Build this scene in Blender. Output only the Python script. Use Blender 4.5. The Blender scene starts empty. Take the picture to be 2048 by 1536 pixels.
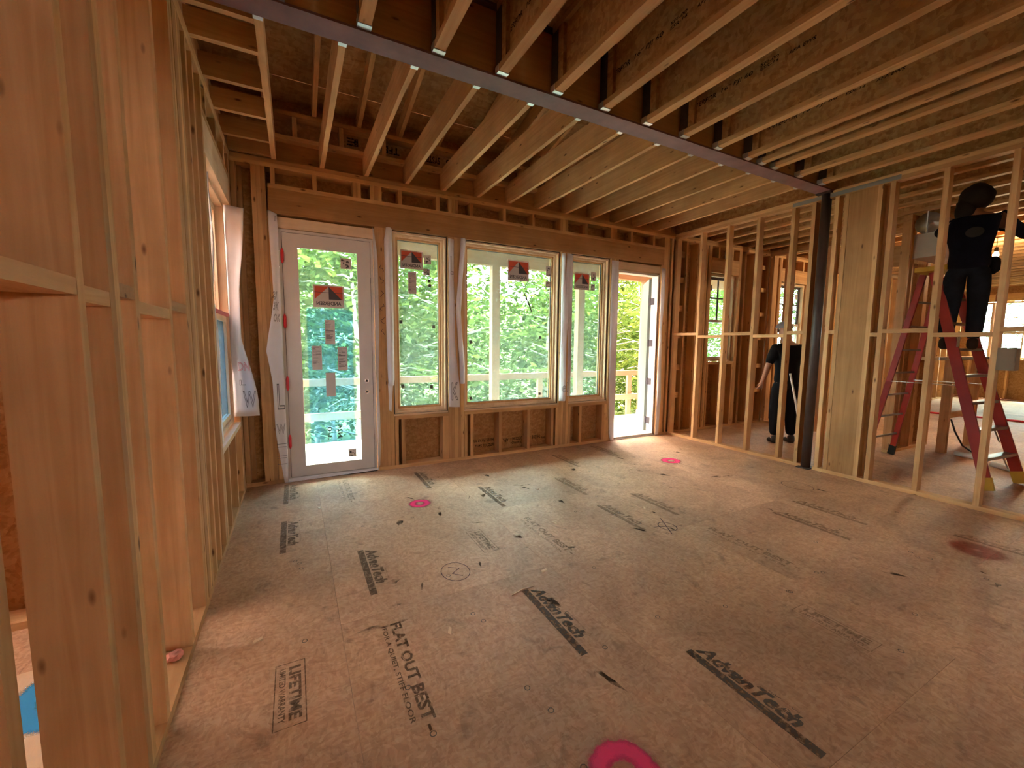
import bpy, bmesh, math, random
from mathutils import Vector, Matrix
random.seed(11)
S = bpy.context.scene
C = S.collection

# ------------------------------------------------------------------ camera
FPX, YAW, PITCH, ROLL, EYE = 829.786, 0.48316, 0.09659, 0.00948, 1.39
cy, sy = math.cos(YAW), math.sin(YAW)
fw = Vector((sy * math.cos(PITCH), cy * math.cos(PITCH), -math.sin(PITCH)))
rt = Vector((cy, -sy, 0)); up = rt.cross(fw)
r2 = math.cos(ROLL) * rt + math.sin(ROLL) * up
u2 = -math.sin(ROLL) * rt + math.cos(ROLL) * up
cd = bpy.data.cameras.new('camera'); cam = bpy.data.objects.new('camera', cd); C.objects.link(cam)
M = Matrix.Identity(4)
for i in range(3):
    M[i][0], M[i][1], M[i][2] = r2[i], u2[i], -fw[i]
M[2][3] = EYE
cam.matrix_world = M
cd.sensor_width = 36; cd.lens = FPX / 2048 * 36; cd.clip_start = 0.05; cd.clip_end = 400
S.camera = cam

# ------------------------------------------------------------------ sky, sun, exposure
W = bpy.data.worlds.new('overcast_sky'); S.world = W; W.use_nodes = True
bg = W.node_tree.nodes['Background']
bg.inputs[0].default_value = (1.0, 0.88, 0.78, 1); bg.inputs[1].default_value = 44.0
sd = bpy.data.lights.new('sun', 'SUN'); sun = bpy.data.objects.new('sun', sd); C.objects.link(sun)
sd.energy = 38.0; sd.angle = math.radians(8); sd.color = (1, 0.95, 0.85)
sun.rotation_euler = Vector((-0.30, -0.22, -0.93)).to_track_quat('-Z', 'Y').to_euler()
S.view_settings.view_transform = 'Standard'; S.view_settings.look = 'None'
S.view_settings.gamma = 1; S.view_settings.use_curve_mapping = False
S.view_settings.exposure = 1.0
S.cycles.max_bounces = 14; S.cycles.diffuse_bounces = 6; S.cycles.transparent_max_bounces = 16
S.cycles.sample_clamp_indirect = 6.0
S.cycles.caustics_reflective = False; S.cycles.caustics_refractive = False

# ------------------------------------------------------------------ materials
def newmat(name):
    m = bpy.data.materials.new(name); m.use_nodes = True
    nt = m.node_tree; nt.nodes.clear()
    return m, nt
def N(nt, t, **kw):
    n = nt.nodes.new(t)
    for k, v in kw.items():
        if isinstance(k, str) and hasattr(n, k): setattr(n, k, v)
    return n
def ramp(nt, stops, interp='LINEAR'):
    r = nt.nodes.new('ShaderNodeValToRGB'); r.color_ramp.interpolation = interp
    el = r.color_ramp.elements
    while len(el) < len(stops): el.new(0.5)
    for e, (p, c) in zip(el, stops):
        e.position = p; e.color = (c[0], c[1], c[2], 1) if not isinstance(c, (int, float)) else (c, c, c, 1)
    return r
def mix(nt, fac, a, b, mode='MIX'):
    n = nt.nodes.new('ShaderNodeMix'); n.data_type = 'RGBA'; n.blend_type = mode
    L = nt.links
    for sock, v in ((n.inputs[0], fac), (n.inputs[6], a), (n.inputs[7], b)):
        if hasattr(v, 'links') or isinstance(v, bpy.types.NodeSocket): L.new(v, sock)
        else: sock.default_value = v if isinstance(v, (int, float)) else (v[0], v[1], v[2], 1)
    return n.outputs[2]
def principled(nt, col, rough=0.7, bump=None, bstr=0.1, bdist=0.002, metal=0, spec=0.3):
    p = nt.nodes.new('ShaderNodeBsdfPrincipled'); o = nt.nodes.new('ShaderNodeOutputMaterial')
    L = nt.links; L.new(p.outputs[0], o.inputs[0])
    if isinstance(col, bpy.types.NodeSocket): L.new(col, p.inputs['Base Color'])
    else: p.inputs['Base Color'].default_value = (*col, 1)
    if isinstance(rough, bpy.types.NodeSocket): L.new(rough, p.inputs['Roughness'])
    else: p.inputs['Roughness'].default_value = rough
    p.inputs['Metallic'].default_value = metal
    p.inputs['Specular IOR Level'].default_value = spec
    if bump is not None:
        b = nt.nodes.new('ShaderNodeBump'); b.inputs['Strength'].default_value = bstr; b.inputs['Distance'].default_value = bdist
        L.new(bump, b.inputs['Height']); L.new(b.outputs[0], p.inputs['Normal'])
    return p
def coords(nt, scale, offset=True):
    tc = nt.nodes.new('ShaderNodeTexCoord'); mp = nt.nodes.new('ShaderNodeMapping'); L = nt.links
    mp.inputs['Scale'].default_value = scale
    src = tc.outputs['Object']
    oi = nt.nodes.new('ShaderNodeObjectInfo')
    if offset:
        vm = nt.nodes.new('ShaderNodeVectorMath'); vm.operation = 'MULTIPLY_ADD'
        cmb = nt.nodes.new('ShaderNodeCombineXYZ')
        for i in range(3): L.new(oi.outputs['Random'], cmb.inputs[i])
        L.new(cmb.outputs[0], vm.inputs[0]); vm.inputs[1].default_value = (37.0, 91.0, 53.0); L.new(src, vm.inputs[2])
        src = vm.outputs[0]
    L.new(src, mp.inputs[0])
    return mp.outputs[0], oi, src
def noise(nt, vec, scale, detail=4, dist=0.0, rough=0.55):
    n = nt.nodes.new('ShaderNodeTexNoise'); nt.links.new(vec, n.inputs['Vector'])
    n.inputs['Scale'].default_value = scale; n.inputs['Detail'].default_value = detail
    n.inputs['Distortion'].default_value = dist; n.inputs['Roughness'].default_value = rough
    return n.outputs['Fac']
def wood(name, axis, c0, c1, knots=True, vary=0.35):
    m, nt = newmat(name); L = nt.links
    sc = [26.0, 26.0, 26.0]; sc[axis] = 1.1
    v, oi, raw = coords(nt, sc)
    g = noise(nt, v, 1.0, 5, 1.2)
    r = ramp(nt, [(0.25, c0), (0.75, c1)]); L.new(g, r.inputs[0])
    col = r.outputs[0]
    g2 = noise(nt, raw, 3.0, 3)
    r3 = ramp(nt, [(0.3, (0.82, 0.80, 0.78)), (0.7, (1.08, 1.06, 1.04))]); L.new(g2, r3.inputs[0])
    col = mix(nt, 1.0, col, r3.outputs[0], 'MULTIPLY')
    tint = ramp(nt, [(0.0, (1 - vary * .8, 1 - vary * .95, 1 - vary * 1.1)), (0.5, (0.96, 0.93, 0.90)), (1.0, (1.12, 1.13, 1.12))])
    L.new(oi.outputs['Random'], tint.inputs[0])
    col = mix(nt, 1.0, col, tint.outputs[0], 'MULTIPLY')
    if knots:
        ks = [12, 12, 12]; ks[axis] = 4.2
        mp = nt.nodes.new('ShaderNodeMapping'); mp.inputs['Scale'].default_value = ks; L.new(raw, mp.inputs[0])
        vo = nt.nodes.new('ShaderNodeTexVoronoi'); L.new(mp.outputs[0], vo.inputs['Vector']); vo.inputs['Scale'].default_value = 1.0
        kr = ramp(nt, [(0.05, 0.9), (0.13, 0.0)]); L.new(vo.outputs['Distance'], kr.inputs[0])
        col = mix(nt, kr.outputs[0], col, (c0[0] * .22, c0[1] * .15, c0[2] * .12))
    principled(nt, col, 0.72, g, 0.15, 0.002)
    return m
PALE0, PALE1 = (0.56, 0.305, 0.125), (0.75, 0.465, 0.230)
WOOD = [wood('spruce_lumber_' + 'xyz'[a], a, PALE0, PALE1) for a in range(3)]
LVL = [wood('laminated_veneer_' + 'xyz'[a], a, (0.40, 0.20, 0.075), (0.54, 0.30, 0.12), vary=0.2) for a in range(3)]
FIR = [wood('new_pine_' + 'xyz'[a], a, (0.76, 0.55, 0.36), (0.86, 0.67, 0.47), knots=False, vary=0.12) for a in range(3)]
PORCH = [wood('porch_pine_' + 'xyz'[a], a, (0.26, 0.155, 0.095), (0.34, 0.21, 0.13), knots=False, vary=0.12) for a in range(3)]
def osb(name, cols, scale=1.0, rough=0.75, dirt=0.0, vary=0.15):
    m, nt = newmat(name); L = nt.links
    v, oi, raw = coords(nt, (1, 1, 1))
    wv = nt.nodes.new('ShaderNodeTexNoise'); L.new(raw, wv.inputs['Vector']); wv.inputs['Scale'].default_value = 5 * scale
    vm = nt.nodes.new('ShaderNodeVectorMath'); vm.operation = 'MULTIPLY_ADD'; L.new(wv.outputs['Color'], vm.inputs[0])
    vm.inputs[1].default_value = (0.10, 0.10, 0.10); L.new(raw, vm.inputs[2])
    outs = []
    for sc, rot in (((30, 75, 52), 0.5), ((78, 30, 60), 1.1)):
        mp = nt.nodes.new('ShaderNodeMapping'); L.new(vm.outputs[0], mp.inputs[0])
        mp.inputs['Scale'].default_value = [s * scale for s in sc]; mp.inputs['Rotation'].default_value = (0.3 * rot, 0.2, rot)
        vo = nt.nodes.new('ShaderNodeTexVoronoi'); L.new(mp.outputs[0], vo.inputs['Vector']); vo.inputs['Scale'].default_value = 1.0
        bw = nt.nodes.new('ShaderNodeRGBToBW'); L.new(vo.outputs['Color'], bw.inputs[0]); outs.append(bw.outputs[0])
    mx = nt.nodes.new('ShaderNodeMath'); mx.operation = 'ADD'; L.new(outs[0], mx.inputs[0]); L.new(outs[1], mx.inputs[1])
    hf = nt.nodes.new('ShaderNodeMath'); hf.operation = 'MULTIPLY'; hf.inputs[1].default_value = 0.5; L.new(mx.outputs[0], hf.inputs[0])
    r = ramp(nt, [(0.22, cols[0]), (0.5, cols[1]), (0.8, cols[2])]); L.new(hf.outputs[0], r.inputs[0])
    col = r.outputs[0]
    tint = ramp(nt, [(0, 1 - vary), (1, 1 + vary * .4)]); L.new(oi.outputs['Random'], tint.inputs[0])
    col = mix(nt, 1.0, col, tint.outputs[0], 'MULTIPLY')
    if dirt:
        d1 = noise(nt, raw, 1.3, 6, 0.6); dr = ramp(nt, [(0.38, 1 - dirt), (0.62, 1.04)]); L.new(d1, dr.inputs[0])
        col = mix(nt, 1.0, col, dr.outputs[0], 'MULTIPLY')
        d2 = noise(nt, raw, 9.0, 5, 0.8); dr2 = ramp(nt, [(0.28, 0.45), (0.40, 1.0)]); L.new(d2, dr2.inputs[0])
        col = mix(nt, 0.55, col, mix(nt, 1.0, col, dr2.outputs[0], 'MULTIPLY'))
    principled(nt, col, rough, hf.outputs[0], 0.12, 0.001)
    return m
OSB = osb('strand_board', ((0.34, 0.16, 0.055), (0.42, 0.21, 0.075), (0.50, 0.27, 0.11)), 0.8)
OSBW = osb('joist_web_board', ((0.40, 0.20, 0.075), (0.52, 0.29, 0.115), (0.62, 0.38, 0.17)), 0.6)
DECKING = osb('subfloor_board', ((0.50, 0.275, 0.155), (0.60, 0.345, 0.20), (0.68, 0.415, 0.255)), 1.3, 0.6, 0.25, 0.06)
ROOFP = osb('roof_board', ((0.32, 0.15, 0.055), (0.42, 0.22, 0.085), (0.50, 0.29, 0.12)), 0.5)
def plain(name, col, rough=0.6, metal=0.0, spec=0.4, var=0.0, vs=8.0):
    m, nt = newmat(name)
    if var:
        v, oi, raw = coords(nt, (1, 1, 1)); n = noise(nt, raw, vs, 5)
        r = ramp(nt, [(0.3, tuple(c * (1 - var) for c in col)), (0.7, tuple(min(1, c * (1 + var)) for c in col))])
        nt.links.new(n, r.inputs[0]); principled(nt, r.outputs[0], rough, n, 0.08, 0.002, metal, spec)
    else: principled(nt, col, rough, None, 0, 0, metal, spec)
    return m
STEEL = plain('red_primer_steel', (0.17, 0.078, 0.078), 0.55, 0, 0.35, 0.22, 6)
POSTM = plain('brown_primer_post', (0.05, 0.03, 0.026), 0.45, 0, 0.4, 0.25, 9)
GALV = plain('galvanized_metal', (0.72, 0.73, 0.74), 0.38, 0.75, 0.5, 0.08, 30)
DARKM = plain('dark_hanger_metal', (0.10, 0.085, 0.07), 0.5, 0.4, 0.4, 0.2, 20)
WHITE = plain('primed_white_door', (0.66, 0.60, 0.56), 0.45, 0, 0.4, 0.04, 4)
BLACK = plain('black_rubber', (0.012, 0.012, 0.013), 0.6)
REDP = plain('red_plastic', (0.62, 0.03, 0.04), 0.4)
CHROME = plain('nickel_metal', (0.8, 0.78, 0.74), 0.2, 1.0)
WRAP = plain('white_house_wrap', (0.78, 0.74, 0.76), 0.6, 0, 0.3, 0.05, 3)
INKG = plain('grey_ink', (0.16, 0.15, 0.16), 0.8)
INKR = plain('red_ink', (0.70, 0.12, 0.16), 0.8)
def sheet(name, col, tr=0.10):
    m, nt = newmat(name); L = nt.links
    d = nt.nodes.new('ShaderNodeBsdfDiffuse'); t = nt.nodes.new('ShaderNodeBsdfTranslucent'); ms = nt.nodes.new('ShaderNodeMixShader'); o = nt.nodes.new('ShaderNodeOutputMaterial')
    d.inputs[0].default_value = t.inputs[0].default_value = (*col, 1); ms.inputs[0].default_value = tr
    L.new(d.outputs[0], ms.inputs[1]); L.new(t.outputs[0], ms.inputs[2]); L.new(ms.outputs[0], o.inputs[0])
    return m
PAPER = sheet('sticker_paper', (0.66, 0.58, 0.55)); STRED = sheet('sticker_red', (0.66, 0.12, 0.07)); STGREY = sheet('sticker_grey', (0.09, 0.08, 0.09), .03)
LADR = plain('red_fiberglass', (0.36, 0.030, 0.020), 0.42, 0, 0.4, 0.12, 5)
ALU = plain('ladder_tread_metal', (0.42, 0.40, 0.38), 0.45, 0.7)
LADY = plain('ladder_boot_yellow', (0.60, 0.36, 0.04), 0.6)
CLOTHB = plain('black_cloth', (0.010, 0.010, 0.012), 0.9, 0, 0.1)
NAVY = plain('navy_jacket', (0.007, 0.008, 0.016), 0.9, 0, 0.1, 0.3, 10)
JEANS = plain('dark_denim', (0.014, 0.018, 0.028), 0.9, 0, 0.1, 0.3, 14)
SKIN = plain('skin', (0.42, 0.22, 0.14), 0.55)
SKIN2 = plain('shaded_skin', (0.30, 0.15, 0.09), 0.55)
HAIR = plain('black_hair', (0.006, 0.005, 0.005), 0.7)
CAPM = plain('grey_cap_cloth', (0.20, 0.19, 0.19), 0.85)
SHOE = plain('dark_boot', (0.03, 0.02, 0.015), 0.7)
CLEARF = plain('clear_film', (0.80, 0.75, 0.72), 0.3)
INSUL = plain('pink_insulation', (0.75, 0.32, 0.26), 0.95, 0, 0, 0.2, 40)
DUCTW = plain('white_duct_wrap', (0.52, 0.46, 0.40), 0.55, 0, 0.3, 0.08, 6)
DUCTS = plain('silver_duct_jacket', (0.50, 0.46, 0.42), 0.35, 0.4, 0.4, 0.15, 12)
CARD = plain('brown_box_card', (0.22, 0.16, 0.11), 0.85)
WHITEP = plain('white_plastic_pipe', (0.70, 0.68, 0.64), 0.4)
DECKP = plain('pale_deck_board', (0.80, 0.77, 0.72), 0.8, 0, 0.2, 0.08, 5)
BARK = plain('grey_bark', (0.34, 0.31, 0.27), 0.95, 0, 0, 0.35, 9)
GREENM = plain('grey_green_door_paint', (0.13, 0.16, 0.15), 0.5)
BLUEP = plain('blue_spray', (0.05, 0.30, 0.62), 0.8)
def glass(name, tint, haze, hazecol=(0.8, 1.0, 0.95), gloss=0.05):
    m, nt = newmat(name); L = nt.links
    t = nt.nodes.new('ShaderNodeBsdfTransparent'); t.inputs[0].default_value = (*tint, 1)
    g = nt.nodes.new('ShaderNodeBsdfGlossy'); g.inputs['Roughness'].default_value = 0.03
    d = nt.nodes.new('ShaderNodeBsdfTranslucent'); d.inputs[0].default_value = (*hazecol, 1)
    m1 = nt.nodes.new('ShaderNodeMixShader'); m1.inputs[0].default_value = haze; L.new(t.outputs[0], m1.inputs[1]); L.new(d.outputs[0], m1.inputs[2])
    m2 = nt.nodes.new('ShaderNodeMixShader'); m2.inputs[0].default_value = gloss; L.new(m1.outputs[0], m2.inputs[1]); L.new(g.outputs[0], m2.inputs[2])
    o = nt.nodes.new('ShaderNodeOutputMaterial'); L.new(m2.outputs[0], o.inputs[0])
    return m
GLASS = glass('window_glass', (0.67, 0.85, 0.88), 0.035, (0.68, 1.0, 0.97), 0.02)
FILM = glass('blue_protective_film', (0.62, 0.82, 0.97), 0.006, (0.25, 0.65, 1.0), 0.0)
FILMB = glass('blue_window_film', (0.13, 0.22, 0.32), 0.015, (0.25, 0.55, 1.0), 0.01)
def print_mat(name, col, thr=0.42, scale=55.0, soft=0.12):
    m, nt = newmat(name); L = nt.links
    tc = nt.nodes.new('ShaderNodeTexCoord'); n = noise(nt, tc.outputs['Object'], scale, 4)
    oi = nt.nodes.new('ShaderNodeObjectInfo')
    r = ramp(nt, [(thr - soft, 0.0), (thr + soft, 1.0)]); L.new(n, r.inputs[0])
    mu = nt.nodes.new('ShaderNodeMath'); mu.operation = 'MULTIPLY'; L.new(r.outputs[0], mu.inputs[0]); L.new(oi.outputs['Alpha'], mu.inputs[1])
    t = nt.nodes.new('ShaderNodeBsdfTransparent'); d = nt.nodes.new('ShaderNodeBsdfDiffuse'); d.inputs[0].default_value = (*col, 1)
    ms = nt.nodes.new('ShaderNodeMixShader'); L.new(mu.outputs[0], ms.inputs[0]); L.new(t.outputs[0], ms.inputs[1]); L.new(d.outputs[0], ms.inputs[2])
    o = nt.nodes.new('ShaderNodeOutputMaterial'); L.new(ms.outputs[0], o.inputs[0])
    return m
STAMP = print_mat('faded_black_stamp_ink', (0.155, 0.13, 0.11), 0.37, 45)
JPRINT = print_mat('joist_stamp_ink', (0.03, 0.02, 0.015), 0.40, 50)
MARKER = plain('marker_ink', (0.05, 0.02, 0.03), 0.8)
def ring_mat(name, col, r0, r1, fuzz):
    m, nt = newmat(name); L = nt.links
    tc = nt.nodes.new('ShaderNodeTexCoord')
    le = nt.nodes.new('ShaderNodeVectorMath'); le.operation = 'LENGTH'; L.new(tc.outputs['Object'], le.inputs[0])
    n = noise(nt, tc.outputs['Object'], 5.0, 5); n2 = noise(nt, tc.outputs['Object'], 60.0, 2)
    a = nt.nodes.new('ShaderNodeMath'); a.operation = 'MULTIPLY_ADD'; L.new(n, a.inputs[0]); a.inputs[1].default_value = 0.22; L.new(le.outputs['Value'], a.inputs[2])
    a2 = nt.nodes.new('ShaderNodeMath'); a2.operation = 'MULTIPLY_ADD'; L.new(n2, a2.inputs[0]); a2.inputs[1].default_value = 0.16; L.new(a.outputs[0], a2.inputs[2])
    o_ = 0.19
    r = ramp(nt, [(max(0, r0 + o_ - fuzz), 0), (r0 + o_ + fuzz * .3, 1), (r1 + o_ - fuzz * .3, 1), (min(1, r1 + o_ + fuzz), 0)]); L.new(a2.outputs[0], r.inputs[0])
    mu = nt.nodes.new('ShaderNodeMath'); mu.operation = 'MULTIPLY'; L.new(r.outputs[0], mu.inputs[0]); mu.inputs[1].default_value = 0.45 if 'worn' in name else 0.9
    t = nt.nodes.new('ShaderNodeBsdfTransparent'); d = nt.nodes.new('ShaderNodeBsdfDiffuse'); d.inputs[0].default_value = (*col, 1)
    ms = nt.nodes.new('ShaderNodeMixShader'); L.new(mu.outputs[0], ms.inputs[0]); L.new(t.outputs[0], ms.inputs[1]); L.new(d.outputs[0], ms.inputs[2])
    o = nt.nodes.new('ShaderNodeOutputMaterial'); L.new(ms.outputs[0], o.inputs[0])
    return m
PINK = ring_mat('pink_spray_paint', (0.95, 0.07, 0.22), 0.34, 0.66, 0.19)
PINKF = ring_mat('worn_red_spray_paint', (0.50, 0.05, 0.05), 0.12, 0.62, 0.16)
BLUER = ring_mat('blue_spray_paint', (0.06, 0.36, 0.75), 0.36, 0.72, 0.08)
def leaf_mat(name, c0, c1, c2):
    m, nt = newmat(name); L = nt.links
    tc = nt.nodes.new('ShaderNodeTexCoord'); oi = nt.nodes.new('ShaderNodeObjectInfo')
    n = noise(nt, tc.outputs['Object'], 1.6, 5)
    ge = nt.nodes.new('ShaderNodeNewGeometry')
    ad = nt.nodes.new('ShaderNodeMath'); ad.operation = 'MULTIPLY_ADD'; L.new(ge.outputs['Random Per Island'], ad.inputs[0]); ad.inputs[1].default_value = 0.5; L.new(n, ad.inputs[2])
    r = ramp(nt, [(0.45, c0), (0.75, c1), (1.0, c2)]); L.new(ad.outputs[0], r.inputs[0])
    d = nt.nodes.new('ShaderNodeBsdfDiffuse'); t = nt.nodes.new('ShaderNodeBsdfTranslucent')
    L.new(r.outputs[0], d.inputs[0]); L.new(r.outputs[0], t.inputs[0])
    ms = nt.nodes.new('ShaderNodeMixShader'); ms.inputs[0].default_value = 0.5; L.new(d.outputs[0], ms.inputs[1]); L.new(t.outputs[0], ms.inputs[2])
    o = nt.nodes.new('ShaderNodeOutputMaterial'); L.new(ms.outputs[0], o.inputs[0])
    return m
LEAF = leaf_mat('leaf_green', (0.017, 0.032, 0.007), (0.042, 0.066, 0.012), (0.085, 0.105, 0.018))
GROUND = plain('forest_ground', (0.06, 0.075, 0.03), 0.95, 0, 0, 0.5, 2.0)

# ------------------------------------------------------------------ helpers
WL = {}
def tag(o, label=None, cat=None, group=None, kind=None):
    if label: o['label'] = label
    if cat: o['category'] = cat
    if group: o['group'] = group
    if kind: o['kind'] = kind
    return o
def put(o, par, loc):
    C.objects.link(o); loc = Vector(loc); WL[o] = loc
    if par is not None:
        o.parent = par; o.location = loc - WL[par]
    else: o.location = loc
    return o
def empty(name, loc=(0, 0, 0), **kw):
    o = bpy.data.objects.new(name, None); o.empty_display_size = 0.1
    put(o, None, loc); tag(o, **kw); return o
def struct(name, label, loc=(0, 0, 0)): return empty(name, loc, label=label, kind='structure')
_bc = {}
def box(name, par, x0, x1, y0, y1, z0, z1, mat=None):
    d = (round(x1 - x0, 4), round(y1 - y0, 4), round(z1 - z0, 4))
    if mat is None: mat = WOOD
    if isinstance(mat, list): mat = mat[d.index(max(d))]
    k = (d, mat.name)
    if k not in _bc:
        hx, hy, hz = d[0] / 2, d[1] / 2, d[2] / 2
        me = bpy.data.meshes.new(name)
        me.from_pydata([(a * hx, b * hy, c * hz) for a in (-1, 1) for b in (-1, 1) for c in (-1, 1)], [],
                       [(0, 1, 3, 2), (4, 6, 7, 5), (0, 4, 5, 1), (2, 3, 7, 6), (0, 2, 6, 4), (1, 5, 7, 3)])
        me.materials.append(mat); _bc[k] = me
    o = bpy.data.objects.new(name, _bc[k])
    return put(o, par, ((x0 + x1) / 2, (y0 + y1) / 2, (z0 + z1) / 2))
class MB:
    def __init__(s): s.v = []; s.f = []; s.m = []
    def add(s, vs, fs, m=0):
        b = len(s.v); s.v += [tuple(x) for x in vs]; s.f += [tuple(i + b for i in f) for f in fs]; s.m += [m] * len(fs); return s
    def box(s, x0, x1, y0, y1, z0, z1, m=0):
        return s.add([(x, y, z) for x in (x0, x1) for y in (y0, y1) for z in (z0, z1)],
                     [(0, 1, 3, 2), (4, 6, 7, 5), (0, 4, 5, 1), (2, 3, 7, 6), (0, 2, 6, 4), (1, 5, 7, 3)], m)
    def beam(s, p, q, w, h, m=0, upv=(0, 0, 1)):
        p, q = Vector(p), Vector(q); d = (q - p).normalized(); a = d.cross(Vector(upv)).normalized(); b = a.cross(d)
        a *= w / 2; b *= h / 2
        vs = [p - a - b, p + a - b, p + a + b, p - a + b, q - a - b, q + a - b, q + a + b, q - a + b]
        return s.add(vs, [(0, 1, 2, 3), (7, 6, 5, 4), (0, 4, 5, 1), (1, 5, 6, 2), (2, 6, 7, 3), (3, 7, 4, 0)], m)
    def tube(s, pts, r, n=8, m=0):
        pts = [Vector(p) for p in pts]; rs = r if isinstance(r, (list, tuple)) else [r] * len(pts); vs = []; fs = []
        for i, p in enumerate(pts):
            d = (pts[min(i + 1, len(pts) - 1)] - pts[max(i - 1, 0)]).normalized()
            a = d.cross(Vector((0.13, 0.31, 0.94)) if abs(d.z) < 0.9 else Vector((1, 0.1, 0))).normalized(); b = d.cross(a)
            vs += [p + (a * math.cos(2 * math.pi * k / n) + b * math.sin(2 * math.pi * k / n)) * rs[i] for k in range(n)]
        for i in range(len(pts) - 1):
            for k in range(n): fs.append((i * n + k, i * n + (k + 1) % n, (i + 1) * n + (k + 1) % n, (i + 1) * n + k))
        fs.append(tuple(range(n))[::-1]); fs.append(tuple((len(pts) - 1) * n + k for k in range(n)))
        return s.add(vs, fs, m)
    def poly(s, pts, m=0): return s.add(pts, [tuple(range(len(pts)))], m)
    def build(s, name, par, mats, loc=(0, 0, 0), smooth=False, local=True):
        loc = Vector(loc)
        me = bpy.data.meshes.new(name)
        me.from_pydata(s.v if local else [tuple(Vector(v) - loc) for v in s.v], [], s.f)
        for mt in (mats if isinstance(mats, (list, tuple)) else [mats]): me.materials.append(mt)
        me.polygons.foreach_set('material_index', s.m)
        if smooth: me.polygons.foreach_set('use_smooth', [True] * len(me.polygons))
        o = bpy.data.objects.new(name, me); put(o, par, loc); return o
def wbuild(mb, name, par, mats, smooth=False):
    c = Vector((0, 0, 0))
    for v in mb.v: c += Vector(v)
    c /= len(mb.v)
    return mb.build(name, par, mats, c, smooth, local=False)
_tc = {}
def text_geo(s, width=None, height=None, shear=0.0, bold=0.0, outline=0.0):
    k = (s, shear, bold, outline)
    if k not in _tc:
        cu = bpy.data.curves.new('t', 'FONT'); cu.body = s; cu.size = 1; cu.shear = shear; cu.offset = bold; cu.resolution_u = 2
        if outline: cu.fill_mode = 'NONE'; cu.bevel_depth = outline; cu.bevel_resolution = 0
        ob = bpy.data.objects.new('t', cu); C.objects.link(ob)
        dg = bpy.context.evaluated_depsgraph_get()
        me = bpy.data.meshes.new_from_object(ob.evaluated_get(dg))
        _tc[k] = ([tuple(v.co) for v in me.vertices], [tuple(p.vertices) for p in me.polygons])
        bpy.data.objects.remove(ob); bpy.data.curves.remove(cu); bpy.data.meshes.remove(me)
    v, f = _tc[k]
    x0 = min(p[0] for p in v); x1 = max(p[0] for p in v); y0 = min(p[1] for p in v); y1 = max(p[1] for p in v)
    sx = width / (x1 - x0) if width else None; s_y = height / (y1 - y0) if height else None
    sx = sx or s_y; s_y = s_y or sx
    return [((p[0] - x0) * sx, (p[1] - y0) * s_y, p[2] * min(sx, s_y)) for p in v], f
def dup(o, par=None, loc=None):
    c = o.copy(); C.objects.link(c); c.parent = par
    WL[c] = Vector(loc) if loc is not None else WL[o]
    c.location = WL[c] - (WL[par] if par else Vector((0, 0, 0)))
    return c

# ------------------------------------------------------------------ dimensions (metres)
XL, YB, ZC, XR = -0.447, 4.57, 3.06, 5.16
YX = 4.71                     # outer face of the back wall studs
X0, X1, Y0 = -4.5, 17.2, -5.0  # outer limits of the house
T = 0.038                     # lumber thickness

# ------------------------------------------------------------------ floor
floor = struct('floor', 'brown strand-board subfloor with faded stamps and seams')
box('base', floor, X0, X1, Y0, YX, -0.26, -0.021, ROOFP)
xe = [X0, -3.505, -2.285, -1.065, 0.155, 1.375, 2.595, 3.815, 5.035, 6.255, 7.475, 8.695, 9.915, 11.135, 12.355, 13.575, 14.795, 16.015, X1]
for i in range(len(xe) - 1):
    ys = [Y0] + [y for y in [(2.09, 3.05, 2.11, 3.30)[i % 4] + 2.44 * k for k in range(-4, 3)] if Y0 + .1 < y < YX - .1] + [YX]
    for a, b in zip(ys[:-1], ys[1:]):
        box('panel', floor, xe[i] + .0007, xe[i + 1] - .0007, a + .0007, b - .0007, -0.018, 0, DECKING)

# ------------------------------------------------------------------ left wall (2x6 studs, window near the back corner)
wl = struct('wall_left', 'left stud wall of bare two-by-six lumber with blocking')
def lstud(y0, z0=T, z1=2.984, n=1, nm='stud'):
    for k in range(n): box(nm, wl, XL - .14, XL, y0 + k * T, y0 + (k + 1) * T - .0008, z0, z1)
for y in (0.135, 0.545, 0.95): lstud(y)
for y, n in ((1.357, 1), (1.555, 2), (1.764, 1), (2.186, 1)): lstud(y, n=n)
for k in range(6): box('post_ply', wl, XL - .14, XL + random.uniform(-.003, .002), 2.500 + k * .040, 2.537 + k * .040, T, 2.984)
for y in (2.845, 3.012): lstud(y)
lstud(3.235, n=1); lstud(3.275, z1=2.555, nm='jack_stud')
lstud(4.395, z1=2.555, nm='jack_stud'); lstud(4.433, n=2)
box('bottom_plate', wl, XL - .14, XL, 0.10, YB - .004, 0, T - .0005)
for k in range(2): box('top_plate', wl, XL - .14, XL, -2.2, YB - .004, 2.9845 + k * T, 2.984 + (k + 1) * T)
for y0, y1, z in ((0.99, 1.356, 1.495), (1.396, 1.554, 1.482), (1.632, 1.763, 1.518), (1.803, 2.185, 1.478), (2.225, 2.499, 1.518), (0.584, 0.949, 1.52)):
    box('blocking', wl, XL - .14, XL - .001, y0, y1, z, z + .04)
box('header', wl, XL - .12, XL - .001, 3.274, 4.432, 2.556, 2.78, FIR)
box('header_plate', wl, XL - .14, XL, 3.274, 4.432, 2.781, 2.818)
for y in (3.40, 3.80, 4.20): lstud(y, 2.8185, 2.984, nm='cripple')
box('sill_plate', wl, XL - .14, XL, 3.313, 4.395, 0.63, 0.668, FIR)
for y in (3.315, 3.55, 3.95, 4.355): lstud(y, T, 0.629, nm='cripple')
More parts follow.
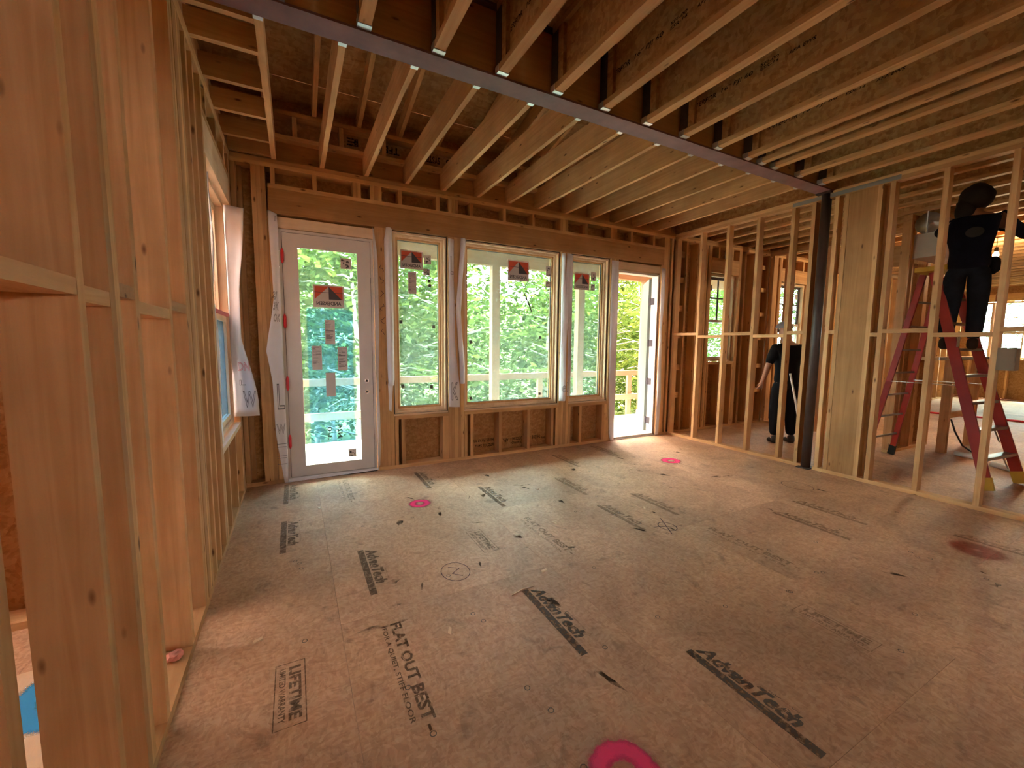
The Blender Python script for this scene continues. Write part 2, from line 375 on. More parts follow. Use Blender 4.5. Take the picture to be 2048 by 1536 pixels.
# outer sheathing of the exterior stretch, pieced round the window
for y0, y1, z0, z1 in ((2.74, 3.313, 0, 3.06), (3.3132, 4.395, 0, 0.63), (3.3132, 4.395, 2.556, 3.06), (4.3952, 4.722, 0, 3.06)):
    box('sheathing', wl, XL - .152, XL - .1402, y0, y1, z0, z1, OSB)

# wall turning away to the left room
wq = struct('wall_left_return', 'stud wall turning away behind the left wall')
for k in range(8): box('stud', wq, -4.4 + k * .48, -4.362 + k * .48, 2.745, 2.885, T, 2.984)
box('stud', wq, -0.665, -0.627, 2.745, 2.885, T, 2.984); box('stud', wq, -0.78, -0.742, 2.745, 2.885, T, 2.984)
box('bottom_plate', wq, X0, -0.60, 2.745, 2.885, 0, T - .0005); box('top_plate', wq, X0, -0.60, 2.745, 2.885, 2.9845, ZC)
box('sheathing', wq, X0, -0.60, 2.886, 2.898, 0, ZC, OSB)

# ------------------------------------------------------------------ back wall
wb = struct('wall_back', 'long stud wall with doors, windows and one deep header')
def bstud(x0, z0=T, z1=2.984, n=1, nm='stud', y0=YB, y1=YX):
    for k in range(n): box(nm, wb, x0 + k * T, x0 + (k + 1) * T - .0008, y0 + random.uniform(0, .002), y1, z0, z1)
DOORS = [(-0.100, 0.778), (4.070, 4.902)]
WINS = [(0.950, 1.568), (1.762, 3.098), (3.262, 3.928)]
HB, HT = 2.578, 2.803
# full-height groups
bstud(-0.447); bstud(-0.292, n=3)
box('stud', wb, XL + .039, XL + .077, YX - .04, YX, T, 2.984)
bstud(-0.176, z1=HB, n=2, nm='jack_stud')
def group(x0, x1, z1=HB):
    n = max(1, int((x1 - x0 + .003) / T)); w = (x1 - x0) / n
    for k in range(n): box('stud' if k % 2 else 'jack_stud', wb, x0 + k * w, x0 + (k + 1) * w - .0012, YB + random.uniform(0, .003), YX, T, z1)
group(0.780, 0.948); group(1.570, 1.760); group(3.100, 3.260); group(3.930, 4.068)
bstud(4.904, z1=HB, n=1, nm='jack_stud'); bstud(4.943, n=3); bstud(5.10, n=1)
box('header', wb, -0.163, 4.942, YB - .001, YB + .089, HB, HT, LVL)
box('header_plate', wb, -0.163, 4.942, YB - .002, YX, HT + .0005, HT + .038)
for x0, x1 in ((-0.136, -0.101), (0.214, 0.251), (0.577, 0.614), (0.617, 0.655), (1.027, 1.065), (1.438, 1.476), (1.835, 1.873), (2.258, 2.296), (2.660, 2.698), (3.475, 3.513), (4.272, 4.31), (4.706, 4.744)):
    box('cripple', wb, x0, x1, YB, YX, HT + .0385, 2.984)
for x0, x1 in ((0.744, 0.858), (1.579, 1.691), (3.075, 3.196), (3.905, 4.02)):
    for k in range(3): box('block', wb, x0 + k * (x1 - x0) / 3, x0 + (k + 1) * (x1 - x0) / 3 - .001, YB, YX, HT + .0385, 2.984)
for k in range(2): box('top_plate', wb, XL, X1, YB, YX, 2.9845 + k * T, 2.984 + (k + 1) * T)
xs = [XL] + [v for d in DOORS[:1] for v in d] + [DOORS[1][0], DOORS[1][1], X1]
for a, b in ((XL, -0.10), (0.78, 4.068), (4.904, X1)): box('bottom_plate', wb, a, b, YB, YX, 0, T - .0005)
# rough sills and cripples under the windows
for (a, b), cs in zip(WINS, ((0.952, 1.025, 1.50, 1.53), (1.764, 1.842, 2.222, 2.628, 2.99, 3.06), (3.264, 3.448, 3.85, 3.89))):
    box('sill_plate', wb, a, b, YB - .001, YX, 0.548, 0.586)
    box('sill_shim', wb, a, b, YB + .02, YX, 0.5865, 0.604, FIR)
    for x in cs: box('cripple', wb, x, x + T, YB, YX, T, 0.5475)
# piece of framing above each door
for a, b in DOORS: box('door_head_block', wb, a, b, YB + .03, YX, 2.458, HB - .018, FIR)
# outer sheathing pieced round the openings
def sheath(x0, x1, z0, z1): box('sheathing', wb, x0, x1, YX + .0005, YX + .0125, z0, z1, OSB)
RW = [(6.02, 6.70, 1.12, 2.57), (7.95, 8.80, 1.12, 2.57)]
edges = [XL - .15, DOORS[0][0], DOORS[0][1]] + [v for w in WINS for v in w] + [DOORS[1][0], DOORS[1][1]]
for a, b in ((edges[0], edges[1]), (0.778, 0.95), (1.568, 1.762), (3.098, 3.262), (3.928, 4.07), (4.902, 6.02), (6.70, 7.95), (8.80, X1)): sheath(a, b, 0, 3.70 if a < 5 else ZC)
for a, b in DOORS: sheath(a, b, 2.47, 3.70)
for a, b in WINS: sheath(a, b, 0, 0.60); sheath(a, b, HB, 3.70)
for a, b, z0, z1 in RW: sheath(a, b, 0, z0); sheath(a, b, z1, ZC)
# right-room stretch of the back wall
for x in (5.249, 5.42, 5.68, 5.88, 6.86, 7.12, 7.32, 7.54, 7.78, 9.05, 9.45, 9.85, 10.25, 10.65, 11.05, 11.45, 11.85, 12.25, 12.65, 13.05, 13.45, 13.85, 14.25, 14.65, 15.0, 15.4, 15.8, 16.2, 16.6): bstud(x)
for z in (0.56, 1.0, 1.5, 1.92, 2.35, 2.74): box('ladder_block', wb, 5.288, 5.419, YB + .03, YX - .02, z, z + .09); box('ladder_block', wb, 7.36, 7.539, YB + .03, YX - .02, z, z + .07)
for a, b, z0, z1 in RW:
    bstud(a - .079, n=2); bstud(b + .003, n=2)
    box('header', wb, a - .002, b + .002, YB, YB + .089, z1 + .005, z1 + .20); box('header_plate', wb, a, b, YB, YX, z1 + .201, z1 + .239)
    box('sill_plate', wb, a, b, YB, YX, z0 - .04, z0 - .002)
    for x in (a + .003, (a + b) / 2, b - .041): box('cripple', wb, x, x + T, YB, YX, T, z0 - .0405)
    for x in (a + .15, b - .19): box('cripple', wb, x, x + T, YB, YX, z1 + .24, 2.984)

# knee wall and low roof over the back joists
box('rim_board', wb, XL, XR, YX - .045, YX - .007, ZC + .0005, 3.262, LVL)
box('knee_plate', wb, XL, XR, YX - .13, YX - .005, 3.263, 3.301)
box('knee_plate', wb, XL, XR, YX - .13, YX - .005, 3.482, 3.52)
for k in range(14): x = XL + .10 + k * .408; box('knee_stud', wb, x, x + T, YX - .12, YX - .006, 3.302, 3.4815)

# ------------------------------------------------------------------ right wall (open stud partition)
wr = struct('wall_right', 'open partition of bare studs with staggered blocking')
RD = 0.089
def rstud(yc, z0=T, z1=2.974, nm='stud', mat=None): return box(nm, wr, XR, XR + RD, yc - T / 2, yc + T / 2, z0, z1, mat)
RS = [4.535, 4.106, 3.700, 3.294, 2.886, 2.672, 2.452, 2.362, 2.083, 1.985, 1.612, 1.208, 0.80, 0.395, -0.01, -0.42, -0.83, -1.24]
for y in RS: rstud(y)
box('panel', wr, XR + .004, XR + RD, 2.103, 2.342, T, 2.974, LVL)
box('stud', wr, XR + RD + .001, XR + RD + .14, 2.045, 2.083, T, 2.974)
for i, (a, b, z) in enumerate(((4.516, 4.125, 1.538), (4.087, 3.719, 1.498), (3.681, 3.313, 1.53), (3.275, 2.905, 1.498), (2.867, 2.691, 1.53), (2.433, 2.381, 1.53), (2.064, 2.004, 1.498), (1.966, 1.631, 1.53), (1.593, 1.227, 1.488), (1.189, 0.819, 1.528), (0.781, 0.414, 1.49))):
    box('blocking', wr, XR + .001, XR + RD - .002, b, a, z, z + T)
box('bottom_plate', wr, XR, XR + RD, 2.60, YB - .002, 0, T - .0005); box('bottom_plate', wr, XR, XR + RD, -1.26, 2.49, 0, T - .0005)
for k in range(2): box('top_plate', wr, XR, XR + RD, -1.26, YB - .002, 2.975 + k * T, 2.9745 + (k + 1) * T)
mb = MB(); mb.box(XR - .003, XR - .0005, 1.93, 2.90, 2.985, 3.025)
wbuild(mb, 'metal_strap', wr, plain('dull_strap_metal', (.30, .28, .26), .45, .6))

# partition and walls of the rooms beyond
wp = struct('wall_partition', 'short stud partition in the room beyond')
for y in (4.53, 4.30, 3.92, 3.66): box('stud', wp, 7.56, 7.649, y - T, y, T, 2.974)
for a, b in ((3.62, 4.56),): box('bottom_plate', wp, 7.56, 7.649, a, b, 0, T - .0005)
box('header', wp, 7.56, 7.649, 2.50, 3.62, 2.53, 2.81); box('top_plate', wp, 7.56, 7.649, 2.40, YB - .003, 2.975, 3.05)
for k in range(4): box('cripple', wp, 7.56, 7.649, 2.52 + k * .35, 2.558 + k * .35, 2.811, 2.974)
box('stud', wp, 7.56, 7.649, 2.46, 2.498, T, 2.974)
wc = struct('wall_chase', 'boarded duct chase behind the stepladder')
box('panel', wc, 6.95, 8.05, 2.52, 2.532, 0.0, 2.50, OSB)
for x in (6.90, 7.02, 7.44, 8.02): box('stud', wc, x, x + T, 2.43, 2.519, T, 2.974)
box('bottom_plate', wc, 6.90, 8.06, 2.43, 2.519, 0, T - .0005); box('top_plate', wc, 6.90, 7.55, 2.43, 2.519, 2.975, 3.05)

# outer walls; the unseen holes behind and at left are added for fill light
wrear = struct('wall_rear', 'outer wall behind with an unseen opening added for fill light')
def holes(par, along, at, lo, hi, ops, th=.15):
    def piece(a, b, z0, z1):
        if b - a < .01 or z1 - z0 < .01: return
        if along == 'x': box('sheathing', par, a, b, at, at + th, z0, z1, OSB)
        else: box('sheathing', par, at, at + th, a, b, z0, z1, OSB)
    p = lo
    for a, b, z0, z1 in ops:
        piece(p, a, 0, ZC); piece(a, b, 0, z0); piece(a, b, z1, ZC); p = b
    piece(p, hi, 0, ZC)
holes(wrear, 'x', Y0 - .15, X0, X1, [(1.97, 3.03, 1.72, 2.15)])
wouter = struct('wall_far_left', 'outer wall of the left room with an unseen hole added for light')
holes(wouter, 'y', X0 - .15, Y0, 2.898, [(1.4, 1.9, 1.2, 2.0)])
wfar = struct('wall_far_right', 'far end wall of the kitchen area with windows')
holes(wfar, 'y', X1, Y0, YX + .02, [(2.30, 3.95, 1.1, 2.66), (4.08, 4.40, 1.1, 2.66)], .012)
for y in (4.43, 4.01, 3.98, 2.27, 1.9, 1.62): box('stud', wfar, X1 - .141, X1 - .001, y, y + T, T, ZC - .001)
for a, b in ((2.30, 3.95), (4.08, 4.40)):
    box('sill_plate', wfar, X1 - .141, X1 - .001, a, b, 1.06, 1.098); box('header', wfar, X1 - .141, X1 - .001, a, b, 2.665, 2.86)
    n = int((b - a) / .4)
    for k in range(n): box('cripple', wfar, X1 - .141, X1 - .001, a + .2 + k * .4, a + .238 + k * .4, T, 1.059)

# ------------------------------------------------------------------ ceiling: back joists, steel beam, I-joists
ceil = struct('ceiling', 'exposed ceiling joists under the floor above')
YF0, YF1 = 2.495, 2.642       # steel flange edges
def hanger(par, x, y, s, w, h, zb=ZC):   # U-shaped strap under a joist end; s = side the joist leaves to
    mb = MB(); t = .0035; L = .052
    ya, yb = (y, y + L) if s > 0 else (y - L, y)
    mb.box(x - w / 2 - t, x + w / 2 + t, ya, yb, zb - t, zb)
    mb.box(x - w / 2 - t, x - w / 2, ya, yb, zb, zb + h); mb.box(x + w / 2, x + w / 2 + t, ya, yb, zb, zb + h)
    return wbuild(mb, 'hanger', par, GALV)
def shape_joist(x, seed, wane):
    rnd = random.Random(seed); mb = MB(); n = 14; w = .019; y0, y1 = YF1 + .004, YX - .012; z0, z1 = ZC + .001, ZC + .235
    vs = []
    for i in range(n + 1):
        y = y0 + (y1 - y0) * i / n; j = rnd.uniform(-.0015, .0015)
        c = w - (wane * max(0, math.sin(math.pi * (i / n) * 1.6)) if wane else 0)
        vs += [(x - w + j, y, z0), (x + c + j, y, z0), (x + w + j, y, z0 + .002 + (w - c) * 1.6), (x + w + j, y, z1), (x - w + j, y, z1)]
    fs = []
    for i in range(n):
        for k in range(5): fs.append((i * 5 + k, (i + 1) * 5 + k, (i + 1) * 5 + (k + 1) % 5, i * 5 + (k + 1) % 5))
    fs += [(0, 1, 2, 3, 4), tuple(n * 5 + k for k in (4, 3, 2, 1, 0))]
    mb.add(vs, fs); return wbuild(mb, 'joist', ceil, [WOOD[1], LVL[1]])
for i in range(13):
    x = -0.104 + .408 * i
    if abs(x - XR) < .04: continue
    j = shape_joist(x, i, .012 if i in (2,) else 0)
    hanger(j, x, YF1 - .006, 1, T, .07)
for y in (2.70, 2.98, 3.38, 3.785, 4.20): box('lookout_block', ceil, XL - .02, -0.124, y, y + T, ZC + .001, ZC + .14)
box('rim_block', ceil, XL, -.124, YX - .2, YX - .16, ZC + .001, ZC + .14)
IJ = [-4.1 + .408 * i for i in range(0, 10)] + [-0.015 + .4085 * i for i in range(13)] + [3.868] + [5.30 + .408 * i for i in range(30)]
FWD = .066
for x in IJ:
    if x > X1 - .05: continue
    if -4.5 < x < XL - .05 and False: continue
    yb = YF0 - .004 if x < 5.2 else YB + .13
    if x < XL - .05: yb = 2.74
    w = box('joist', ceil, x - .005, x + .005, Y0 + .01, yb, ZC + .038, ZC + .368, OSBW)
    box('flange', w, x - FWD / 2, x + FWD / 2, Y0 + .01, yb, ZC + .001, ZC + .0375)
    box('flange', w, x - FWD / 2, x + FWD / 2, Y0 + .01, yb, ZC + .3685, ZC + .405)
    if -0.5 < x < 5.2:
        hanger(w, x, YF0 + .012, -1, FWD, .04)
        mb = MB(); mb.box(x - FWD / 2 - .004, x - FWD / 2 - .001, YF0 - .075, YF0 - .002, ZC + .04, ZC + .35); mb.box(x + FWD / 2 + .001, x + FWD / 2 + .004, YF0 - .075, YF0 - .002, ZC + .04, ZC + .35)
        wbuild(mb, 'hanger_side', w, DARKM)
        box('web_filler', w, x - FWD / 2, x - .0055, YF0 - .13, YF0 - .006, ZC + .0385, ZC + .36, OSBW)
for k in range(18):
    for (a, b) in (((Y0, -2.57), (-2.57, -.13), (-.13, 2.56)) if xe[k + 1] < 5.2 else ((Y0, -2.57), (-2.57, -.13), (-.13, 2.31), (2.31, YX))):
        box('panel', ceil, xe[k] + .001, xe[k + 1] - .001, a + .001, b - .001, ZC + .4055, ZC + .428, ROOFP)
box('panel', ceil, XR - .124, XR + .09, 2.57, YX, ZC + .4055, ZC + .428, ROOFP)
# low roof behind the beam: rafters rise from the knee wall towards the house
def slope_z(y): return 3.522 + (YX - .06 - y) * .213
for k in range(14):
    x = XL + .29 + k * .408
    if k > 13 or x > XR: continue
    mb = MB(); ya, yb = 2.60, YX - .02
    mb.beam((x, ya, slope_z(ya) + .07), (x, yb, slope_z(yb) + .07), T, .14, 0)
    wbuild(mb, 'rafter', ceil, WOOD[1])
for k in range(4):
    ya = 2.56 + k * .62; yb = min(ya + .618, 4.98)
    mb = MB(); mb.beam(((XL + XR) / 2, ya, slope_z(ya) + .152), ((XL + XR) / 2, yb, slope_z(yb) + .152), XR - XL + .5, .012)
    wbuild(mb, 'roof_board', ceil, ROOFP)
box('upper_wall_board', ceil, XL - .2, XR + .2, 2.545, 2.558, ZC + .43, 4.3, ROOFP)
box('gable_board', ceil, XL - .152, XL - .142, 2.56, YX, ZC + .002, 4.3, OSB); box('gable_board', ceil, XR + .1, XR + .11, 2.56, YX, ZC + .43, 4.3, OSB)
box('double_plate', ceil, XL - .14, XL - .02, 2.56, YX - .01, ZC + .0015, ZC + .20)

for a in (Y0 - .05, YX + .0005): box('rim_board', ceil, X0 if a < 0 else XR + .11, X1, a, a + .03, ZC + .0005, ZC + .43, LVL)
for a in (X0 - .05, X1 + .013): box('rim_board', ceil, a, a + .03, Y0, YX + .03, ZC + .0005, ZC + .43, LVL)
box('rim_board', ceil, X0, XL - .16, 2.90, 2.93, ZC + .0005, ZC + .43, LVL)

sb = empty('steel_beam', (2.4, 2.57, 3.045), label='dark red primed steel beam spanning the ceiling between the joists', cat='beam')
mb = MB(); XB0, XB1 = -2.6, 5.235
mb.box(XB0, XB1, YF0, YF1, ZC - .014, ZC - .0005); wbuild(mb, 'bottom_flange', sb, STEEL)
mb = MB(); mb.box(XB0, XB1, 2.5645, 2.5735, ZC, ZC + .39); wbuild(mb, 'web', sb, STEEL)
mb = MB(); mb.box(XB0, XB1, YF0, YF1, ZC + .3905, ZC + .405); wbuild(mb, 'top_flange', sb, STEEL)
box('web_packing', sb, XB0, XB1, 2.574, YF1 - .012, ZC + .001, ZC + .37, LVL); box('web_packing', sb, XB0, XB1, YF0 + .014, 2.564, ZC + .001, ZC + .37, LVL)
sp = empty('steel_post', (5.145, 2.555, 0), label='dark brown round steel post standing under the beam end', cat='post')
mb = MB(); mb.tube([(5.178, 2.563, .014), (5.178, 2.563, 3.03)], .047, 20); wbuild(mb, 'shaft', sp, POSTM, True)
box('base_plate', sp, 5.10, 5.26, 2.498, 2.628, .0005, .0135, POSTM); box('cap_plate', sp, 5.10, 5.26, 2.498, 2.64, 3.0305, 3.0455, POSTM)

# ------------------------------------------------------------------ windows and doors of the back wall
def frame_mb(x0, x1, z0, z1, w, y0, y1, mb=None, m=0):
    mb = mb or MB()
    mb.box(x0, x0 + w, y0, y1, z0, z1, m); mb.box(x1 - w, x1, y0, y1, z0, z1, m)
    mb.box(x0 + w, x1 - w, y0, y1, z0, z0 + w, m); mb.box(x0 + w, x1 - w, y0, y1, z1 - w, z1, m)
    return mb
YG = 4.690
def pane(par, x0, x1, z0, z1, y=YG, mat=None, name='pane'):
    return box(name, par, x0, x1, y, y + .004, z0, z1, mat or GLASS)
def sticker_mb(w, h, kind):
    """printed sheet seen from its back, local x right, z up, origin lower left, facing -y"""
    mb = MB(); mb.box(0, w, 0, .0008, 0, h, 0)
    e = -.0006
    def quad(a, b, c, d, m): mb.poly([(a, e, b), (c, e, b), (c, e, d), (a, e, d)], m)
    if kind == 'sign':
        quad(.05 * w, .36 * h, .95 * w, .94 * h, 1)
        mb.poly([(.05 * w, e * 1.5, .36 * h), (.5 * w, e * 1.5, .36 * h), (.5 * w, e * 1.5, .94 * h)], 0)
        mb.poly([(.5 * w, e * 1.5, .36 * h), (.93 * w, e * 1.5, .36 * h), (.5 * w, e * 1.5, .94 * h)], 2)
        mb.poly([(.04 * w, e * 2, .665 * h), (.96 * w, e * 2, .655 * h), (.96 * w, e * 2, .675 * h), (.04 * w, e * 2, .685 * h)], 2)
        for (a, b, c, d) in ((.20, .50, .34, .515), (.22, .46, .45, .47), (.20, .42, .45, .43), (.36, .48, .43, .56)): quad(a * w, b * h, c * w, d * h, 2)
        v, f = text_geo('ANDERSEN', .80 * w, .17 * h, 0, .02)
        mb.add([(.90 * w - p[0], e * 2, p[1] + .10 * h) for p in v], [tuple(reversed(q)) for q in f], 2)
    elif kind == 'label':
        rnd = random.Random(int(w * 1e4 + h * 1e3)); z = .93
        while z > .10:
            n = rnd.choice((1, 1, 2)); a = .08
            for _ in range(n):
                b = min(.92, a + rnd.uniform(.2, .8)); quad(a * w, z * h, b * w, (z + rnd.choice((.008, .008, .02))) * h, 2); a = b + .05
                if a > .8: break
            z -= rnd.choice((.03, .045, .07))
    elif kind == 'grid':
        rnd = random.Random(int(w * 1e5))
        for _ in range(11):
            a, b = rnd.uniform(.05, .75), rnd.uniform(.05, .75); quad(a * w, b * h, (a + rnd.uniform(.05, .22)) * w, (b + rnd.uniform(.05, .22)) * h, 2)
    elif kind == 'plain': pass
    elif kind == 'dot': quad(.05 * w, .05 * h, .95 * w, .95 * h, 2)
    return mb
def sticker(par, x0, x1, z0, z1, kind, y=None, rot=0):
    y = YG - .0016 if y is None else y
    return sticker_mb(x1 - x0, z1 - z0, kind).build('sticker', par, [PAPER, STRED, STGREY], (x0, y, z0))
WF = [(0.962, 1.558), (1.772, 3.088), (3.274, 3.916)]
WZ0, WZ1 = 0.608, 2.568
labels = ('tall narrow fixed window next to the glazed door', 'wide fixed picture window with a sign and four black spacers', 'narrow fixed window beside the open doorway')
for k, (a, b) in enumerate(WF):
    w = struct('window_%d' % (k + 1), labels[k], ((a + b) / 2, YG, WZ0))
    wbuild(frame_mb(a, b, WZ0, WZ1, .018, 4.605, YX + .01), 'jamb', w, FIR[2])
    wbuild(frame_mb(a + .0185, b - .0185, WZ0 + .0185, WZ1 - .0185, .026, 4.645, YX + .02), 'frame', w, FIR[2])
    wbuild(frame_mb(a + .045, b - .045, WZ0 + .045, WZ1 - .045, .022, 4.668, YX + .015), 'sash', w, WOOD[2])
    wbuild(frame_mb(a + .067, b - .067, WZ0 + .067, WZ1 - .067, .006, YG - .006, YG + .012), 'gasket', w, BLACK)
    wbuild(frame_mb(a - .006, b + .006, WZ0 - .008, WZ1 + .006, .006, 4.60, YX), 'seal_gap', w, BLACK)
    p = pane(w, a + .068, b - .068, WZ0 + .068, WZ1 - .068)
    if k == 0:
        sticker(p, 1.065, 1.315, 2.205, 2.405, 'sign'); sticker(p, 1.325, 1.41, 2.275, 2.372, 'grid'); sticker(p, 1.318, 1.395, 2.15, 2.222, 'grid'); sticker(p, 1.148, 1.24, 1.935, 2.175, 'label')
        dots = ((1.06, 1.62), (1.435, 1.575), (1.39, 2.09), (1.39, 2.04), (1.075, .90), (1.40, .885))
    elif k == 1:
        sticker(p, 2.385, 2.69, 2.18, 2.43, 'sign'); sticker(p, 2.945, 3.02, 2.27, 2.40, 'grid'); sticker(p, 2.94, 3.015, 2.13, 2.205, 'grid')
        dots = ((1.895, 1.405), (2.87, 1.475), (1.895, .72), (2.88, .73))
    else:
        sticker(p, 3.40, 3.655, 2.135, 2.36, 'sign'); sticker(p, 3.68, 3.765, 2.27, 2.39, 'grid'); sticker(p, 3.675, 3.75, 2.14, 2.225, 'grid')
        dots = ()
    for (x, z) in dots: sticker(p, x - .017, x + .017, z - .019, z + .019, 'dot').rotation_euler = (0, random.uniform(-.25, .25), 0)
    if k == 1:
        mb = MB(); mb.beam((2.62, YG - .003, 2.03), (2.68, YG - .003, 1.93), .016, .002, 0, (0, 1, 0)); mb.beam((2.678, YG - .003, 1.935), (2.735, YG - .003, 1.80), .016, .002, 0, (0, 1, 0)); wbuild(mb, 'tape_strip', p, STGREY)

# glazed door, shut
d1 = struct('door_1', 'shut white door with one tall glass pane and red hinge shims', (0.33, YB, 0))
DX0, DX1 = -0.093, 0.760
wbuild(frame_mb(DX0, DX1, .012, 2.448, .024, 4.585, YX + .01), 'jamb', d1, WHITE)
SX0, SX1, SZ0, SZ1 = DX0 + .028, DX1 - .028, .040, 2.420
GX0, GX1, GZ0, GZ1 = .056, .612, .135, 2.300
mb = MB(); ya, yb = 4.592, 4.636
mb.box(SX0, GX0, ya, yb, SZ0, SZ1); mb.box(GX1, SX1, ya, yb, SZ0, SZ1); mb.box(GX0, GX1, ya, yb, SZ0, GZ0); mb.box(GX0, GX1, ya, yb, GZ1, SZ1)
slab = wbuild(mb, 'slab', d1, WHITE)
wbuild(frame_mb(GX0 - .004, GX1 + .004, GZ0 - .004, GZ1 + .004, .014, 4.588, 4.594), 'bead', slab, WHITE)
wbuild(frame_mb(SX0 - .004, SX1 + .004, SZ0 - .004, SZ1 + .004, .0038, 4.600, 4.70), 'seal_gap', d1, BLACK)
dp = pane(d1, GX0, GX1, GZ0, GZ1, 4.610)
DY = 4.6085
box('film', dp, .120, .545, 4.6070, 4.6076, .30, 1.72, FILM)
sticker(dp, .186, .472, 1.735, 1.955, 'sign', DY - .003); sticker(dp, .448, .550, 2.13, 2.235, 'grid', DY)
sticker(dp, .284, .376, 1.368, 1.612, 'label', DY - .003); sticker(dp, .157, .247, 1.112, 1.350, 'label', DY - .003); sticker(dp, .395, .487, 1.10, 1.342, 'label', DY - .003)
sticker(dp, .277, .366, .835, 1.078, 'plain', DY - .003); sticker(dp, .472, .550, .18, .265, 'grid', DY)
mb = MB()
for s, x, z in (('3-0', .275, .39), ('N24', .375, .40)):
    v, f = text_geo(s, .13, .045, 0, .02); mb.add([(x + p[1], DY - .004, z + p[0]) for p in v], f)
wbuild(mb, 'marker_writing', dp, MARKER)
for z in (2.20, 1.585, .985, .405):
    mb = MB(); mb.tube([(SX0 - .002, 4.583, z - .07), (SX0 - .002, 4.580, z - .045), (SX0 - .002, 4.580, z + .045), (SX0 - .002, 4.583, z + .07)], [.006, .014, .014, .006], 10); wbuild(mb, 'hinge_cover', d1, REDP, True)
for z in (.985, .87):
    mb = MB(); mb.tube([(.672, 4.593, z), (.672, 4.586, z)], [.021, .021], 20); h = wbuild(mb, 'lock_bore', slab, CHROME)
    mb = MB(); mb.tube([(.672, 4.5865, z), (.672, 4.5845, z)], [.010, .010], 14); wbuild(mb, 'bore_hole', slab, BLACK)
mb = MB(); mb.box(SX1 + .001, SX1 + .004, 4.590, 4.594, .84, 1.03); mb.box(SX1 + .001, SX1 + .004, 4.590, 4.594, 2.0, 2.06); mb.box(SX1 + .001, SX1 + .004, 4.590, 4.594, .35, .41); wbuild(mb, 'latch_plate', d1, BLACK)
box('threshold', d1, DX0, DX1, 4.575, YX + .05, .0005, .0115, plain('bronze_threshold', (.02, .018, .017), .5))

# open doorway with its slab swung out over the porch
d2 = struct('door_2', 'open doorway with the slab swung outwards on four hinges', (4.48, YB, 0))
EX0, EX1 = 4.078, 4.892
wbuild(frame_mb(EX0, EX1, .012, 2.438, .024, 4.600, YX + .012), 'jamb', d2, WHITE)
mb = MB(); pa, pb_ = Vector((4.885, 4.765, 1.22)), Vector((5.345, 5.365, 1.22)); mb.beam(pa, pb_, .044, 2.36); wbuild(mb, 'slab', d2, GREENM)
for z in (2.05, 1.42, .83, .22):
    mb = MB(); mb.box(EX1 - .030, EX1 - .0235, 4.66, 4.76, z - .05, z + .05); mb.tube([(EX1 - .032, 4.735, z - .055), (EX1 - .032, 4.735, z + .055)], .008, 8); wbuild(mb, 'hinge', d2, STGREY)
box('threshold', d2, EX0, EX1, 4.575, YX + .05, .0005, .0115, GALV)
# window in the left wall
w4 = struct('window_4', 'double-hung window in the left wall with blue film below', (XL - .1, 3.85, .67))
def frame_x(y0, y1, z0, z1, w, x0, x1):
    mb = MB(); mb.box(x0, x1, y0, y0 + w, z0, z1); mb.box(x0, x1, y1 - w, y1, z0, z1); mb.box(x0, x1, y0 + w, y1 - w, z0, z0 + w); mb.box(x0, x1, y0 + w, y1 - w, z1 - w, z1); return mb
ly0, ly1, lz0, lz1 = 3.325, 4.380, .685, 2.545
wbuild(frame_x(ly0, ly1, lz0, lz1, .03, XL - .15, XL - .045), 'jamb', w4, FIR[2])
wbuild(frame_x(ly0 + .031, ly1 - .031, lz0 + .031, 1.60, .045, XL - .10, XL - .062), 'lower_sash', w4, FIR[2])
wbuild(frame_x(ly0 + .031, ly1 - .031, 1.56, lz1 - .031, .045, XL - .14, XL - .102), 'upper_sash', w4, FIR[2])
box('pane', w4, XL - .083, XL - .080, ly0 + .076, ly1 - .076, lz0 + .076, 1.555, FILMB); box('pane', w4, XL - .122, XL - .119, ly0 + .076, ly1 - .076, 1.605, lz1 - .076, glass('grey_insect_screen', (.40, .41, .43), .004))
box('red_strip', w4, XL - .060, XL - .040, ly0 + .02, ly1 - .02, 1.60, 1.625, REDP)
# windows of the rooms beyond
def grid_window(n, lab, x0, x1, z0, z1):
    w = struct('window_%d' % n, lab, ((x0 + x1) / 2, YG, z0)); zm = z0 + (z1 - z0) * .47
    wbuild(frame_mb(x0, x1, z0, z1, .035, 4.62, YX + .01), 'jamb', w, FIR[2])
    wbuild(frame_mb(x0 + .036, x1 - .036, z0 + .036, zm + .02, .04, 4.655, 4.675), 'lower_sash', w, WHITE)
    up_ = frame_mb(x0 + .036, x1 - .036, zm - .02, z1 - .036, .04, 4.68, 4.70)
    xm = (x0 + x1) / 2; zz = (zm + z1) / 2
    up_.box(xm - .011, xm + .011, 4.682, 4.70, zm + .02, z1 - .076); up_.box(x0 + .076, x1 - .076, 4.6825, 4.6995, zz - .011, zz + .011)
    wbuild(up_, 'upper_sash', w, STGREY)
    pane(w, x0 + .076, x1 - .076, z0 + .076, zm - .02, 4.664); p = pane(w, x0 + .076, x1 - .076, zm + .02, z1 - .076, 4.701)
    for sx in (x0 + .10, x1 - .17): sticker(p, sx, sx + .07, z1 - .26, z1 - .17, 'grid', 4.6795)
grid_window(5, 'small gridded window beyond the open partition', 6.03, 6.69, 1.13, 2.56)
grid_window(6, 'gridded window beside the man in the cap', 7.96, 8.79, 1.13, 2.56)
